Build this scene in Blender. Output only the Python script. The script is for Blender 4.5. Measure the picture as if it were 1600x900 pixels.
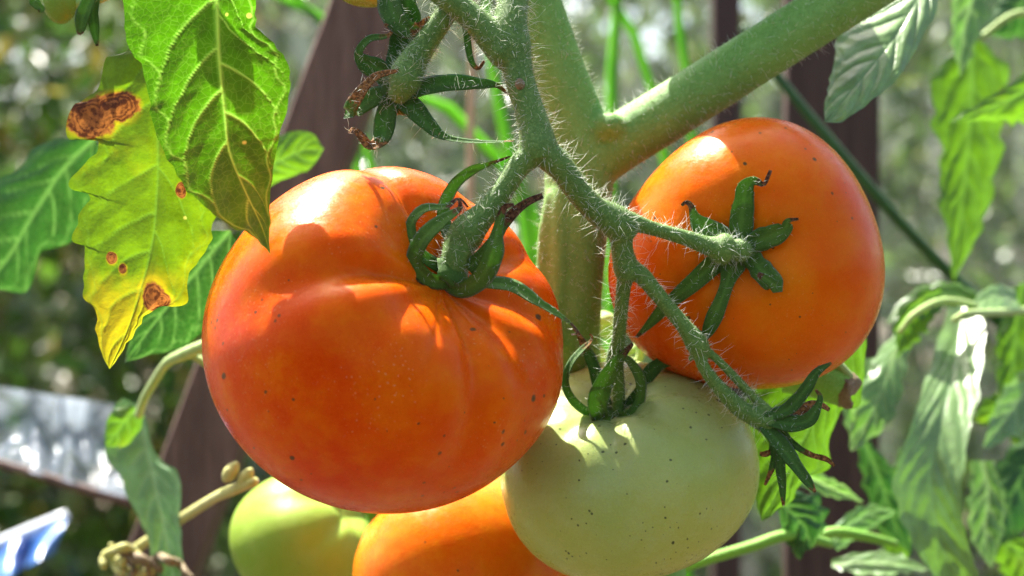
import bpy, math, random
import numpy as np
from mathutils import Vector, Matrix
from mathutils.bvhtree import BVHTree

for o in list(bpy.data.objects):
    bpy.data.objects.remove(o)
random.seed(7)
RNG = np.random.default_rng(11)
SC = bpy.context.scene
COL = SC.collection

# ------------------------------------------------------------------ camera
H = 0.62                      # camera height above the soil, metres
D = 0.40                      # distance to the reference plane, metres
S = D / 2800.0                # metres per photo pixel on the reference plane
cam_data = bpy.data.cameras.new('camera')
cam = bpy.data.objects.new('camera', cam_data)
COL.objects.link(cam)
cam.location = (0, -D, H)
cam.rotation_euler = (math.radians(90), 0, 0)
cam_data.sensor_width = 36.0
cam_data.lens = 36.0 * D / (1600 * S)
cam_data.clip_start = 0.01
cam_data.clip_end = 400.0
cam_data.dof.use_dof = True
cam_data.dof.focus_distance = D - 110 * S
cam_data.dof.aperture_fstop = 14.0
cam_data.dof.aperture_blades = 0
SC.camera = cam

# ------------------------------------------------------------------ light
SUN = Vector((-0.29, 0.41, 0.87)).normalized()
sun_data = bpy.data.lights.new('sun', 'SUN')
sun_data.energy = 5.0
sun_data.angle = math.radians(0.5)
sun_data.color = (1.0, 0.95, 0.86)
sun = bpy.data.objects.new('sun', sun_data)
COL.objects.link(sun)
sun.location = (-1, 1.2, 4)
sun.rotation_euler = SUN.to_track_quat('Z', 'Y').to_euler()
world = bpy.data.worlds.new('World')
SC.world = world
world.use_nodes = True
wn = world.node_tree
for n in list(wn.nodes):
    wn.nodes.remove(n)
w_out = wn.nodes.new('ShaderNodeOutputWorld')
w_bg = wn.nodes.new('ShaderNodeBackground')
w_sky = wn.nodes.new('ShaderNodeTexSky')
w_sky.sky_type = 'NISHITA'
w_sky.sun_disc = False
w_sky.sun_elevation = math.asin(SUN.z)
w_sky.sun_rotation = math.atan2(SUN.x, SUN.y)
w_sky.dust_density = 4.0
w_sky.ozone_density = 0.4
w_bg.inputs['Strength'].default_value = 0.09
wn.links.new(w_sky.outputs[0], w_bg.inputs[0])
wn.links.new(w_bg.outputs[0], w_out.inputs[0])
SC.view_settings.view_transform = 'Standard'
SC.view_settings.look = 'None'
SC.view_settings.gamma = 1.0
SC.view_settings.use_curve_mapping = False
SC.view_settings.exposure = 2.2
SC.render.engine = 'CYCLES'
SC.cycles.use_denoising = True
SC.cycles.max_bounces = 8
SC.cycles.transparent_max_bounces = 12
SC.cycles.sample_clamp_indirect = 6.0

# ------------------------------------------------------------------ helpers
def P(x, y, d=0.0):
    """photo pixel + depth (in reference pixels behind the reference plane) -> world point"""
    k = (2800.0 + d) / 2800.0
    return np.array(((x - 800) * k * S, d * S, H + (450 - y) * k * S))

def PK(d):
    return (2800.0 + d) / 2800.0 * S

def proj(v):
    k = 2800.0 * S / (v[:, 1] + D) / S * 1.0
    k = D / (v[:, 1] + D) / S
    return np.stack((800 + v[:, 0] * k, 450 - (v[:, 2] - H) * k, v[:, 1] / S), 1)

def empty(name, loc, label=None, cat=None, group=None):
    o = bpy.data.objects.new(name, None)
    COL.objects.link(o)
    o.location = tuple(float(c) for c in loc)
    o.empty_display_size = 0.01
    if label:
        o['label'] = label
    if cat:
        o['category'] = cat
    if group:
        o['group'] = group
    return o

def world_loc(o):
    v = np.zeros(3)
    while o is not None:
        v += np.array(o.location)
        o = o.parent
    return v

def mk(name, verts, faces, mat, parent=None, smooth=True, attrs=None, loc=None):
    """one mesh object; verts are given in world coordinates"""
    verts = np.asarray(verts, dtype=float)
    if loc is None:
        loc = verts.mean(0) if parent is None else world_loc(parent)
    loc = np.asarray(loc, dtype=float)
    me = bpy.data.meshes.new(name)
    me.from_pydata((verts - loc).tolist(), [], faces if isinstance(faces, list) else faces.tolist())
    if smooth:
        me.polygons.foreach_set('use_smooth', np.ones(len(me.polygons), dtype=bool))
    if attrs:
        if 'pole' in attrs:
            sk = attrs['pole'][1]
            attrs = {'pole': attrs['pole'][0]}
            at = me.attributes.new('skin', 'FLOAT_VECTOR', 'POINT')
            at.data.foreach_set('vector', np.concatenate((sk, np.zeros((len(sk), 1))), 1).astype(np.float32).ravel())
        for k, a in attrs.items():
            at = me.attributes.new(k, 'FLOAT', 'POINT')
            at.data.foreach_set('value', np.asarray(a, dtype=np.float32))
    me.update()
    o = bpy.data.objects.new(name, me)
    COL.objects.link(o)
    if mat:
        me.materials.append(mat)
    if parent is not None:
        o.parent = parent
        o.location = tuple(loc - world_loc(parent))
    else:
        o.location = tuple(loc)
    return o

def tag(o, label=None, cat=None, group=None, kind=None):
    if label:
        o['label'] = label
    if cat:
        o['category'] = cat
    if group:
        o['group'] = group
    if kind:
        o['kind'] = kind
    return o

def spline(pts, n):
    """Catmull-Rom through the rows of pts (any number of columns), n samples, even arc length"""
    p = np.asarray(pts, dtype=float)
    if len(p) == 2:
        t = np.linspace(0, 1, n)[:, None]
        return p[0] * (1 - t) + p[1] * t
    q = np.vstack((2 * p[0] - p[1], p, 2 * p[-1] - p[-2]))
    out = []
    m = 24
    for i in range(len(p) - 1):
        a, b, c, e = q[i], q[i + 1], q[i + 2], q[i + 3]
        t = np.linspace(0, 1, m, endpoint=False)[:, None]
        out.append(0.5 * (2 * b + (c - a) * t + (2 * a - 5 * b + 4 * c - e) * t ** 2 + (3 * b - a - 3 * c + e) * t ** 3))
    out.append(p[-1:])
    f = np.vstack(out)
    seg = np.linalg.norm(np.diff(f[:, :min(3, f.shape[1])], axis=0), axis=1)
    s = np.concatenate(([0], np.cumsum(seg)))
    s /= s[-1]
    u = np.linspace(0, 1, n)
    return np.stack([np.interp(u, s, f[:, k]) for k in range(f.shape[1])], 1)

def lin_resample(pts, n):
    p = np.asarray(pts, dtype=float)
    seg = np.linalg.norm(np.diff(p, axis=0), axis=1)
    s = np.concatenate(([0], np.cumsum(seg)))
    s /= s[-1]
    u = np.linspace(0, 1, n)
    return np.stack([np.interp(u, s, p[:, k]) for k in range(p.shape[1])], 1)

def unit(v):
    return v / (np.linalg.norm(v, axis=-1, keepdims=True) + 1e-12)

def noise1(n, sc, amp, seed):
    r = np.random.default_rng(seed)
    k = max(4, int(n / sc))
    return np.interp(np.linspace(0, k - 1, n), np.arange(k), r.normal(0, amp, k))

def tube(path, rad, sides=14, cap=True):
    """verts, faces of a round tube along world points"""
    p = np.asarray(path, dtype=float)
    n = len(p)
    rad = np.broadcast_to(np.asarray(rad, dtype=float), (n,))
    t = unit(np.gradient(p, axis=0))
    ref = np.array((0.13, -0.95, 0.28))
    a = unit(np.cross(t, ref))
    for i in range(1, n):                      # carry the frame along
        v = a[i - 1] - t[i] * np.dot(a[i - 1], t[i])
        a[i] = v / np.linalg.norm(v)
    b = np.cross(t, a)
    an = np.linspace(0, 2 * math.pi, sides, endpoint=False)
    v = p[:, None] + rad[:, None, None] * (np.cos(an)[None, :, None] * a[:, None] + np.sin(an)[None, :, None] * b[:, None])
    v = v.reshape(-1, 3)
    f = []
    for i in range(n - 1):
        for j in range(sides):
            k = (j + 1) % sides
            f.append((i * sides + j, i * sides + k, (i + 1) * sides + k, (i + 1) * sides + j))
    if cap:
        c0, c1 = len(v), len(v) + 1
        v = np.vstack((v, p[0] - t[0] * rad[0] * 0.35, p[-1] + t[-1] * rad[-1] * 0.35))
        for j in range(sides):
            k = (j + 1) % sides
            f.append((c0, k, j))
            f.append((c1, (n - 1) * sides + j, (n - 1) * sides + k))
    return v, f

def ptube(pts, n=24, sides=14, k=1.0):
    """pts rows: x, y, depth, width(px) -> tube"""
    q = spline(pts, n)
    w = np.array([P(*r[:3]) for r in q])
    rad = np.array([r[3] * 0.5 * k * PK(r[2]) for r in q])
    return tube(w, rad, sides)

def join(parts):
    vs, fs, off = [], [], 0
    for v, f in parts:
        vs.append(np.asarray(v))
        fs += [tuple(i + off for i in q) for q in f]
        off += len(v)
    return np.vstack(vs), fs

def fuse(v, f, voxel, smooth_it):
    """voxel-fuse tubes into one skin so that branches flow into each other"""
    me = bpy.data.meshes.new('tmp')
    me.from_pydata(v.tolist(), [], f)
    o = bpy.data.objects.new('tmp', me)
    COL.objects.link(o)
    m = o.modifiers.new('r', 'REMESH')
    m.mode = 'VOXEL'
    m.voxel_size = voxel
    s = o.modifiers.new('s', 'SMOOTH')
    s.factor = 0.5
    s.iterations = smooth_it
    dg = bpy.context.evaluated_depsgraph_get()
    me2 = bpy.data.meshes.new_from_object(o.evaluated_get(dg))
    vv = np.empty(len(me2.vertices) * 3)
    me2.vertices.foreach_get('co', vv)
    ff = [tuple(p.vertices) for p in me2.polygons]
    bpy.data.objects.remove(o)
    bpy.data.meshes.remove(me)
    bpy.data.meshes.remove(me2)
    return vv.reshape(-1, 3), ff

def sample_surface(v, f, n, rng, weight=None):
    q = np.array([p[:4] if len(p) >= 4 else (p[0], p[1], p[2], p[2]) for p in f])
    a, b, c, e = v[q[:, 0]], v[q[:, 1]], v[q[:, 2]], v[q[:, 3]]
    cr = np.cross(c - a, e - b)
    ar = np.linalg.norm(cr, axis=1)
    w = ar.copy()
    if weight is not None:
        w = w * weight((a + c) / 2)
    idx = rng.choice(len(q), n, p=w / w.sum())
    s, t = rng.random((2, n, 1))
    p = (a[idx] * (1 - s) + b[idx] * s) * (1 - t) + (e[idx] * (1 - s) + c[idx] * s) * t
    nn = cr[idx] / (ar[idx, None] + 1e-20)
    return p, nn

def hairs(p, nrm, length, rad, rng, tilt=0.55, droop=0.0):
    """thin, slightly bent three-sided hairs"""
    n = len(p)
    d = unit(nrm + rng.normal(0, tilt, (n, 3)) * 0.6 + np.array((0, 0, -droop)))
    side = unit(np.cross(d, rng.normal(0, 1, (n, 3))))
    oth = np.cross(d, side)
    length = np.broadcast_to(length, (n,))[:, None]
    rad = np.broadcast_to(rad, (n,))[:, None]
    base = p - d * length * 0.05
    mid = p + d * length * 0.5 + side * length * rng.normal(0, 0.07, (n, 1))
    tip = p + d * length + side * length * rng.normal(0.05, 0.2, (n, 1))
    vs = []
    for ctr, r in ((base, rad), (mid, rad * 0.7)):
        for k in range(3):
            an = k * 2 * math.pi / 3
            vs.append(ctr + (side * math.cos(an) + oth * math.sin(an)) * r)
    vs.append(tip)
    v = np.stack(vs, 1).reshape(-1, 3)
    o = (np.arange(n) * 7)[:, None]
    quads = np.concatenate([o + np.array(q) for q in ((0, 1, 4, 3), (1, 2, 5, 4), (2, 0, 3, 5))]).tolist()
    tris = np.concatenate([o + np.array(q) for q in ((3, 4, 6), (4, 5, 6), (5, 3, 6))]).tolist()
    return v, quads + tris

def hair_part(parent, v, f, n_long, n_short, mat, seed, lmin=9, lmax=30, weight=None, name='hairs'):
    r = np.random.default_rng(seed)
    if n_long:
        p, nn = sample_surface(v, f, n_long, r, weight)
        L = (lmin + (lmax - lmin) * r.random(n_long) ** 2.8) * S
        hv, hf = hairs(p, nn, L, 0.26 * S, r, 0.75, 0.1)
        mk(name, hv, hf, mat, parent)['kind'] = 'stuff'
    if n_short:
        p, nn = sample_surface(v, f, n_short, r, weight)
        hv, hf = hairs(p, nn, (2.0 + 3.0 * r.random(n_short)) * S, 0.28 * S, r, 0.9)
        mk('fuzz', hv, hf, M['fuzz'], parent)['kind'] = 'stuff'

# ------------------------------------------------------------------ materials
class NT:
    def __init__(self, name):
        self.m = bpy.data.materials.new(name)
        self.m.use_nodes = True
        self.t = self.m.node_tree
        for n in list(self.t.nodes):
            self.t.nodes.remove(n)
        self.out = self.t.nodes.new('ShaderNodeOutputMaterial')
        self.tc = self.t.nodes.new('ShaderNodeTexCoord')

    def n(self, kind, **kw):
        nd = self.t.nodes.new('ShaderNode' + kind)
        for k, v in kw.items():
            setattr(nd, k, v)
        return nd

    def link(self, a, b):
        self.t.links.new(a, b)

    def set(self, sock, v):
        if isinstance(v, bpy.types.NodeSocket):
            self.link(v, sock)
        else:
            if isinstance(v, (tuple, list)) and len(v) == 3 and sock.type == 'RGBA':
                v = (*v, 1)
            sock.default_value = v

    def noise(self, scale, detail=3.0, rough=0.55, stretch=None, dist=0.0):
        nd = self.n('TexNoise')
        src = self.tc.outputs['Object']
        if stretch:
            mp = self.n('Mapping')
            mp.inputs['Scale'].default_value = stretch
            self.link(src, mp.inputs[0])
            src = mp.outputs[0]
        self.link(src, nd.inputs['Vector'])
        nd.inputs['Scale'].default_value = scale
        nd.inputs['Detail'].default_value = detail
        nd.inputs['Roughness'].default_value = rough
        nd.inputs['Distortion'].default_value = dist
        return nd.outputs['Fac']

    def ramp(self, fac, a, b, lo=0.0, hi=1.0):
        nd = self.n('MapRange')
        nd.interpolation_type = 'SMOOTHSTEP'
        self.set(nd.inputs[0], fac)
        for i, v in zip((1, 2, 3, 4), (a, b, lo, hi)):
            nd.inputs[i].default_value = v
        return nd.outputs[0]

    def math(self, op, a, b=0.0):
        nd = self.n('Math', operation=op)
        self.set(nd.inputs[0], a)
        self.set(nd.inputs[1], b)
        return nd.outputs[0]

    def mix(self, fac, a, b):
        nd = self.n('Mix', data_type='RGBA')
        self.set(nd.inputs[0], fac)
        self.set(nd.inputs[6], a)
        self.set(nd.inputs[7], b)
        return nd.outputs[2]

    def attr(self, name):
        return self.n('Attribute', attribute_name=name).outputs['Fac']

    def attrc(self, name):
        return self.n('Attribute', attribute_name=name).outputs['Color']

    def bump(self, h, strength, dist, prev=None):
        nd = self.n('Bump')
        nd.inputs['Strength'].default_value = strength
        nd.inputs['Distance'].default_value = dist
        self.link(h, nd.inputs['Height'])
        if prev is not None:
            self.link(prev, nd.inputs['Normal'])
        return nd.outputs[0]

    def bsdf(self, col, rough=0.5, spec=0.5, normal=None, **kw):
        nd = self.n('BsdfPrincipled')
        self.set(nd.inputs['Base Color'], col)
        self.set(nd.inputs['Roughness'], rough)
        self.set(nd.inputs['Specular IOR Level'], spec)
        for k, v in kw.items():
            self.set(nd.inputs[k.replace('_', ' ')], v)
        if normal is not None:
            self.link(normal, nd.inputs['Normal'])
        return nd.outputs[0]

    def end(self, sh):
        self.link(sh, self.out.inputs[0])
        return self.m

    def mixsh(self, fac, a, b):
        nd = self.n('MixShader')
        self.set(nd.inputs[0], fac)
        self.link(a, nd.inputs[1])
        self.link(b, nd.inputs[2])
        return nd.outputs[0]

    def trans(self, col, normal=None):
        nd = self.n('BsdfTranslucent')
        self.set(nd.inputs[0], col)
        if normal is not None:
            self.link(normal, nd.inputs['Normal'])
        return nd.outputs[0]

def m_tomato(name, c1, c2, cpole, pole_amt=0.5, spots=0.5, sss=0.45, spot_col=(0.03, 0.045, 0.02), rough=0.24, speck=0.5, small=0.35, srad=(1.0, 0.35, 0.05), stint=(1.0, 0.5, 0.15)):
    t = NT(name)
    big = t.ramp(t.noise(32, 3), 0.3, 0.7)
    col = t.mix(big, c1, c2)
    mot = t.ramp(t.noise(130, 5, 0.7), 0.4, 0.75, 0.0, 0.42)
    col = t.mix(mot, col, cpole)
    pol = t.math('MULTIPLY', t.attr('pole'), t.ramp(t.noise(60, 3), 0.25, 0.7, 0.4 * pole_amt, pole_amt))
    col = t.mix(pol, col, cpole)
    grain = t.ramp(t.noise(2600, 2, 0.6), 0.42, 0.75, 0.0, 0.22)
    col = t.mix(grain, col, (c2[0] * 1.25, c2[1] * 1.6 + 0.01, c2[2] * 1.5))
    # scattered dark lenticels of different sizes, then pale dust
    sk = t.n('Attribute', attribute_name='skin').outputs['Vector']
    for sc, thr, size, amt, sq, pc in ((95, 1 - 0.55 * spots, 0.075, 0.9, 0.0, spot_col), (300, 1 - small * spots, 0.12, 0.8, 7.7, spot_col), (1500, 0.8, 0.26, speck * 0.4, 3.3, (0.75, 0.5, 0.25))):
        vo = t.n('TexVoronoi', voronoi_dimensions='2D')
        mp = t.n('Mapping')
        mp.inputs['Location'].default_value = (sq, sq * 0.7, 0)
        wob = t.n('VectorMath', operation='ADD')
        nz = t.n('TexNoise')
        nz.inputs['Scale'].default_value = 900
        t.link(t.tc.outputs['Object'], nz.inputs['Vector'])
        scl = t.n('VectorMath', operation='SCALE')
        scl.inputs['Scale'].default_value = 0.0006
        t.link(nz.outputs['Color'], scl.inputs[0])
        t.link(sk, wob.inputs[0])
        t.link(scl.outputs[0], wob.inputs[1])
        t.link(wob.outputs[0], mp.inputs[0])
        t.link(mp.outputs[0], vo.inputs['Vector'])
        vo.inputs['Scale'].default_value = sc
        sep = t.n('SeparateColor')
        t.link(vo.outputs['Color'], sep.inputs[0])
        r = t.math('MULTIPLY', t.ramp(sep.outputs[0], thr, 1.0, 0.0, size), t.ramp(t.noise(55, 2), 0.38, 0.62, 0.25, 1.3))
        q = t.math('DIVIDE', vo.outputs['Distance'], t.math('ADD', r, 1e-4))
        f = t.ramp(q, 0.7, 1.25, amt, 0.0)
        col = t.mix(f, col, pc)
    rg = t.ramp(t.noise(400, 4, 0.7), 0.3, 0.7, rough - 0.06, rough + 0.12)
    nb = t.bump(t.noise(120, 2), 0.10, 0.002)
    nb = t.bump(t.noise(1500, 3, 0.7), 0.16, 0.0004, nb)
    sh = t.bsdf(col, rg, 0.25, nb, Specular_Tint=stint, Subsurface_Weight=sss, Subsurface_Radius=srad, Subsurface_Scale=0.003)
    return t.end(sh)

def m_stem(name, c1, c2, c3, sheen=0.25, scale=1.0, sss=0.0, rough=0.6):
    t = NT(name)
    col = t.mix(t.ramp(t.noise(120 * scale, 4), 0.3, 0.7), c1, c2)
    col = t.mix(t.ramp(t.noise(1800 * scale, 3, 0.7), 0.45, 0.72, 0, 0.75), col, c3)
    col = t.mix(t.ramp(t.noise(420 * scale, 3, 0.7), 0.6, 0.78, 0, 0.45), col, tuple(c * 0.35 for c in c1))
    nb = t.bump(t.noise(260, 4, 0.7), 0.35, 0.0012)
    nb = t.bump(t.noise(2600, 3, 0.8), 0.45, 0.0005, nb)
    a = t.bsdf(col, rough, 0.35, nb, Sheen_Weight=sheen, Sheen_Roughness=0.35, Subsurface_Weight=sss,
               Subsurface_Radius=(0.5, 1.0, 0.2), Subsurface_Scale=0.003)
    return t.end(a)

def m_sepal(name, c1, c2, brown=(0.10, 0.045, 0.02), tr=0.25):
    t = NT(name)
    col = t.mix(t.ramp(t.noise(300, 4), 0.3, 0.7), c1, c2)
    col = t.mix(t.ramp(t.noise(2200, 3, 0.7), 0.5, 0.75, 0, 0.5), col, tuple(c * 2.2 + 0.02 for c in c2))
    col = t.mix(t.math('MULTIPLY', t.attr('rib'), 0.35), col, tuple(c * 2.4 for c in c2))
    dry = t.ramp(t.math('ADD', t.attr('dry'), t.ramp(t.noise(900, 3), 0.3, 0.7, -0.12, 0.12)), 0.42, 0.6)
    dcol = t.mix(t.ramp(t.noise(1500, 3), 0.35, 0.7), tuple(c * 0.45 for c in brown), tuple(min(1, c * 1.9) for c in brown))
    col = t.mix(dry, col, dcol)
    nb = t.bump(t.noise(1500, 3, 0.75), 0.4, 0.0005)
    a = t.bsdf(col, 0.65, 0.12, nb, Sheen_Weight=0.3, Sheen_Roughness=0.4)
    b = t.trans(t.mix(dry, tuple(min(1, c * 3.2) for c in c2), dcol), nb)
    return t.end(t.mixsh(tr, a, b))

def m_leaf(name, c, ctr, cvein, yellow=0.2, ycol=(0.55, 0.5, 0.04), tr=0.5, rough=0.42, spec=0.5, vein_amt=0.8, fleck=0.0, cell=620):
    t = NT(name)
    v = t.attr('vein')
    ye = t.ramp(t.math('ADD', t.math('ADD', t.noise(38, 4, 0.6), t.attr('sick')), t.math('MULTIPLY', t.attr('blight'), 0.5)), 0.72 - 0.35 * yellow, 1.0 - 0.3 * yellow)
    vor = t.n('TexVoronoi', feature='DISTANCE_TO_EDGE')
    t.link(t.tc.outputs['Object'], vor.inputs['Vector'])
    vor.inputs['Scale'].default_value = cell
    net = t.ramp(vor.outputs['Distance'], 0.01, 0.09, 0.10, 0.0)
    mot = t.ramp(t.noise(160, 4, 0.65), 0.3, 0.7)
    bl0 = t.math('ADD', t.attr('blight'), t.ramp(t.noise(170, 4, 0.6), 0.3, 0.7, -0.2, 0.2))
    bl = t.ramp(bl0, 0.40, 0.60)
    ring = t.math('SINE', t.math('MULTIPLY', bl0, 26.0))
    bcol = t.mix(t.ramp(t.math('ADD', t.noise(380, 4, 0.6, dist=0.6), t.math('MULTIPLY', ring, 0.07)), 0.36, 0.66), (0.07, 0.02, 0.005), (0.30, 0.11, 0.022))
    def tint(c0, veinc, yc):
        q = t.mix(mot, tuple(x * 0.72 for x in c0), tuple(min(1, x * 1.15) for x in c0))
        q = t.mix(ye, q, yc)
        q = t.mix(net, q, veinc)
        q = t.mix(t.math('MULTIPLY', v, vein_amt), q, veinc)
        if fleck:
            vo = t.n('TexVoronoi')
            t.link(t.tc.outputs['Object'], vo.inputs['Vector'])
            vo.inputs['Scale'].default_value = 230
            sep = t.n('SeparateColor')
            t.link(vo.outputs['Color'], sep.inputs[0])
            r = t.ramp(sep.outputs[0], 1 - fleck, 1.0, 0.0, 0.17)
            f = t.ramp(t.math('DIVIDE', vo.outputs['Distance'], t.math('ADD', r, 1e-4)), 0.6, 1.1, 0.95, 0.0)
            q = t.mix(f, q, (0.55, 0.58, 0.10))
        return t.mix(bl, q, bcol)
    nb = t.bump(vor.outputs['Distance'], 0.10, 0.0005)
    nb = t.bump(t.noise(900, 3, 0.7), 0.25, 0.0005, nb)
    a = t.bsdf(tint(c, cvein, tuple(x * 0.6 for x in ycol)), rough, spec, nb, Sheen_Weight=0.12, Sheen_Roughness=0.4)
    b = t.trans(tint(ctr, tuple(min(1, x * 1.7) for x in cvein), ycol), nb)
    return t.end(t.mixsh(tr, a, b))

M = {}
M['tomato_red'] = m_tomato('tomato_skin_orange_red', (0.56, 0.037, 0.0010), (0.62, 0.074, 0.0015), (0.70, 0.20, 0.003), 0.45, 0.45)
M['tomato_orange'] = m_tomato('tomato_skin_orange', (0.57, 0.055, 0.001), (0.61, 0.096, 0.002), (0.63, 0.20, 0.005), 0.65, 0.5, speck=0.25)
M['tomato_amber'] = m_tomato('tomato_skin_amber', (0.60, 0.10, 0.003), (0.64, 0.15, 0.004), (0.66, 0.26, 0.006), 0.6, 0.3, speck=0.2)
M['tomato_green'] = m_tomato('tomato_skin_pale_green', (0.29, 0.36, 0.08), (0.36, 0.38, 0.07), (0.36, 0.45, 0.19), 0.7, 0.5, 0.4, (0.02, 0.03, 0.012), 0.28, 0.2, 0.8, (0.8, 1.0, 0.25), (0.95, 1.0, 0.85))
M['tomato_lime'] = m_tomato('tomato_skin_lime', (0.17, 0.27, 0.02), (0.21, 0.30, 0.035), (0.26, 0.34, 0.06), 0.6, 0.1, 0.25, rough=0.45, speck=0.1, srad=(0.7, 1.0, 0.15), stint=(0.9, 1.0, 0.5))
M['fruitlet'] = m_tomato('fruitlet_skin', (0.10, 0.22, 0.02), (0.15, 0.25, 0.03), (0.18, 0.2, 0.03), 0.6, 0.1, 0.1, speck=0.1, srad=(0.7, 1.0, 0.15), stint=(0.9, 1.0, 0.5))
M['stem'] = m_stem('thick_stem_skin', (0.11, 0.26, 0.035), (0.15, 0.32, 0.05), (0.22, 0.38, 0.09), 0.1, 0.7)
M['truss'] = m_stem('truss_skin', (0.06, 0.14, 0.016), (0.085, 0.18, 0.022), (0.20, 0.30, 0.07), 0.1, 1.0)
M['stalk'] = m_stem('pale_stalk_skin', (0.25, 0.38, 0.08), (0.33, 0.45, 0.12), (0.40, 0.50, 0.2), 0.2, 1.0)
M['stalk_green'] = m_stem('green_stalk_skin', (0.13, 0.33, 0.02), (0.18, 0.40, 0.035), (0.25, 0.45, 0.08), 0.15, 1.0)
M['stalk_yellow'] = m_stem('yellow_stalk_skin', (0.35, 0.36, 0.06), (0.42, 0.40, 0.10), (0.5, 0.45, 0.2), 0.2, 1.0)
M['dead'] = m_stem('dry_brown_skin', (0.15, 0.105, 0.045), (0.21, 0.16, 0.06), (0.12, 0.06, 0.025), 0.2, 1.0)
M['sepal'] = m_sepal('sepal_green', (0.05, 0.115, 0.016), (0.075, 0.15, 0.022))
M['sepal_dark'] = m_sepal('sepal_dark_green', (0.035, 0.085, 0.014), (0.05, 0.12, 0.02), (0.22, 0.10, 0.03))

t = NT('plant_hair')
M['hair'] = t.end(t.mixsh(0.45, t.bsdf((0.85, 0.87, 0.78), 0.35, 0.5), t.trans((0.85, 0.9, 0.75))))

t = NT('plant_fuzz')
M['fuzz'] = t.end(t.mixsh(0.4, t.bsdf((0.22, 0.33, 0.09), 0.5, 0.3), t.trans((0.30, 0.43, 0.10))))

M['leaf_bright'] = m_leaf('leaf_backlit_green', (0.035, 0.13, 0.006), (0.07, 0.24, 0.002), (0.22, 0.44, 0.06), -0.15, fleck=0.4, vein_amt=0.85, tr=0.72, spec=0.2)
M['leaf_yellow'] = m_leaf('leaf_blighted_yellow_green', (0.08, 0.18, 0.010), (0.13, 0.25, 0.003), (0.10, 0.22, 0.02), 0.55, (0.45, 0.38, 0.008), fleck=0.08, vein_amt=0.5, tr=0.55, spec=0.25)
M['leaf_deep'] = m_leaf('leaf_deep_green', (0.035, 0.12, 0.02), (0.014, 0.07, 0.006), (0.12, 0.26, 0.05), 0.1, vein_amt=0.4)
M['leaf_grey'] = m_leaf('leaf_grey_green_gloss', (0.11, 0.22, 0.06), (0.10, 0.26, 0.02), (0.22, 0.34, 0.12), 0.1, tr=0.4, rough=0.4, spec=0.6, vein_amt=0.7)
M['leaf_pale'] = m_leaf('leaf_pale_downy_sun_gloss', (0.16, 0.28, 0.085), (0.12, 0.28, 0.01), (0.10, 0.19, 0.06), 0.0, tr=0.3, rough=0.35, spec=0.7, vein_amt=0.7)  # downy leaf, base colour also lifted to stand for sun gloss
M['leaf_mid'] = m_leaf('leaf_mid_green', (0.12, 0.25, 0.09), (0.14, 0.34, 0.05), (0.22, 0.36, 0.16), 0.05, tr=0.25, spec=0.4, vein_amt=0.6)
M['leaf_lime'] = m_leaf('leaf_lime_backlit', (0.06, 0.15, 0.01), (0.09, 0.22, 0.004), (0.10, 0.22, 0.03), 0.35, (0.38, 0.35, 0.012), vein_amt=0.5)

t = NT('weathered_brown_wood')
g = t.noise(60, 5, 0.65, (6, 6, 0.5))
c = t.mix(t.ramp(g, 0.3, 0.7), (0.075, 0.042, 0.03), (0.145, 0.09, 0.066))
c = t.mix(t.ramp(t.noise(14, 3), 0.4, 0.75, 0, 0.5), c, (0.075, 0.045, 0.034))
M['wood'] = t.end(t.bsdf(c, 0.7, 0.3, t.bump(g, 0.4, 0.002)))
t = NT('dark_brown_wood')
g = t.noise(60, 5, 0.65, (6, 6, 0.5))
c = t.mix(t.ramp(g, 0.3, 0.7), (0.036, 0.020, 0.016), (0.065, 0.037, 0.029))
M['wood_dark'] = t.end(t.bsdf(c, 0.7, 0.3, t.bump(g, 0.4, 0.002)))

t = NT('hazy_greenhouse_film')
tp = t.n('BsdfTransparent')
tp.inputs[0].default_value = (0.92, 0.95, 0.94, 1)
dirt = t.ramp(t.noise(5, 5, 0.7, (5, 1, 0.7)), 0.35, 0.75, 0.03, 0.13)
df = t.mixsh(0.65, t.bsdf((0.75, 0.78, 0.76), 0.3, 0.5), t.trans((0.72, 0.76, 0.72)))
M['film'] = t.end(t.mixsh(dirt, tp.outputs[0], df))
t = NT('crumpled_clear_plastic')
tp = t.n('BsdfTransparent')
tp.inputs[0].default_value = (0.9, 0.95, 1.0, 1)
nb = t.bump(t.noise(25, 4, 0.6), 0.6, 0.02)
df = t.mixsh(0.5, t.bsdf((0.36, 0.42, 0.50), 0.15, 0.8, nb), t.trans((0.34, 0.40, 0.47), nb))
M['sheet'] = t.end(t.mixsh(t.ramp(t.noise(9, 4, 0.6, (4, 4, 0.6)), 0.35, 0.65, 0.12, 0.62), tp.outputs[0], df))
t = NT('blue_plastic')
M['blue'] = t.end(t.bsdf(t.mix(t.noise(30, 3), (0.03, 0.11, 0.34), (0.05, 0.16, 0.42)), 0.3, 1.0))
t = NT('painted_sun_glint')
M['sun_glint'] = t.end(t.bsdf(t.mix(t.noise(40, 3), (0.55, 0.60, 0.68), (0.75, 0.78, 0.82)), 0.35, 0.6))  # pale colour standing in for sunlight on the tarpaulin's top edge
t = NT('soil')
g = t.noise(25, 6, 0.7)
M['soil'] = t.end(t.bsdf(t.mix(g, (0.05, 0.035, 0.022), (0.13, 0.10, 0.07)), 0.9, 0.2, t.bump(g, 0.8, 0.03)))
t = NT('shrub_leaf')
cc = t.attrc('tint')
M['shrub'] = t.end(t.mixsh(0.4, t.bsdf(cc, 0.28, 0.6), t.trans(cc)))
t = NT('grass_blade')
g = t.ramp(t.noise(40, 3), 0.3, 0.7)
M['blade'] = t.end(t.mixsh(0.5, t.bsdf(t.mix(g, (0.10, 0.30, 0.02), (0.16, 0.38, 0.04)), 0.4, 0.5), t.trans(t.mix(g, (0.25, 0.6, 0.02), (0.35, 0.7, 0.05)))))
t = NT('bamboo_cane')
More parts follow.
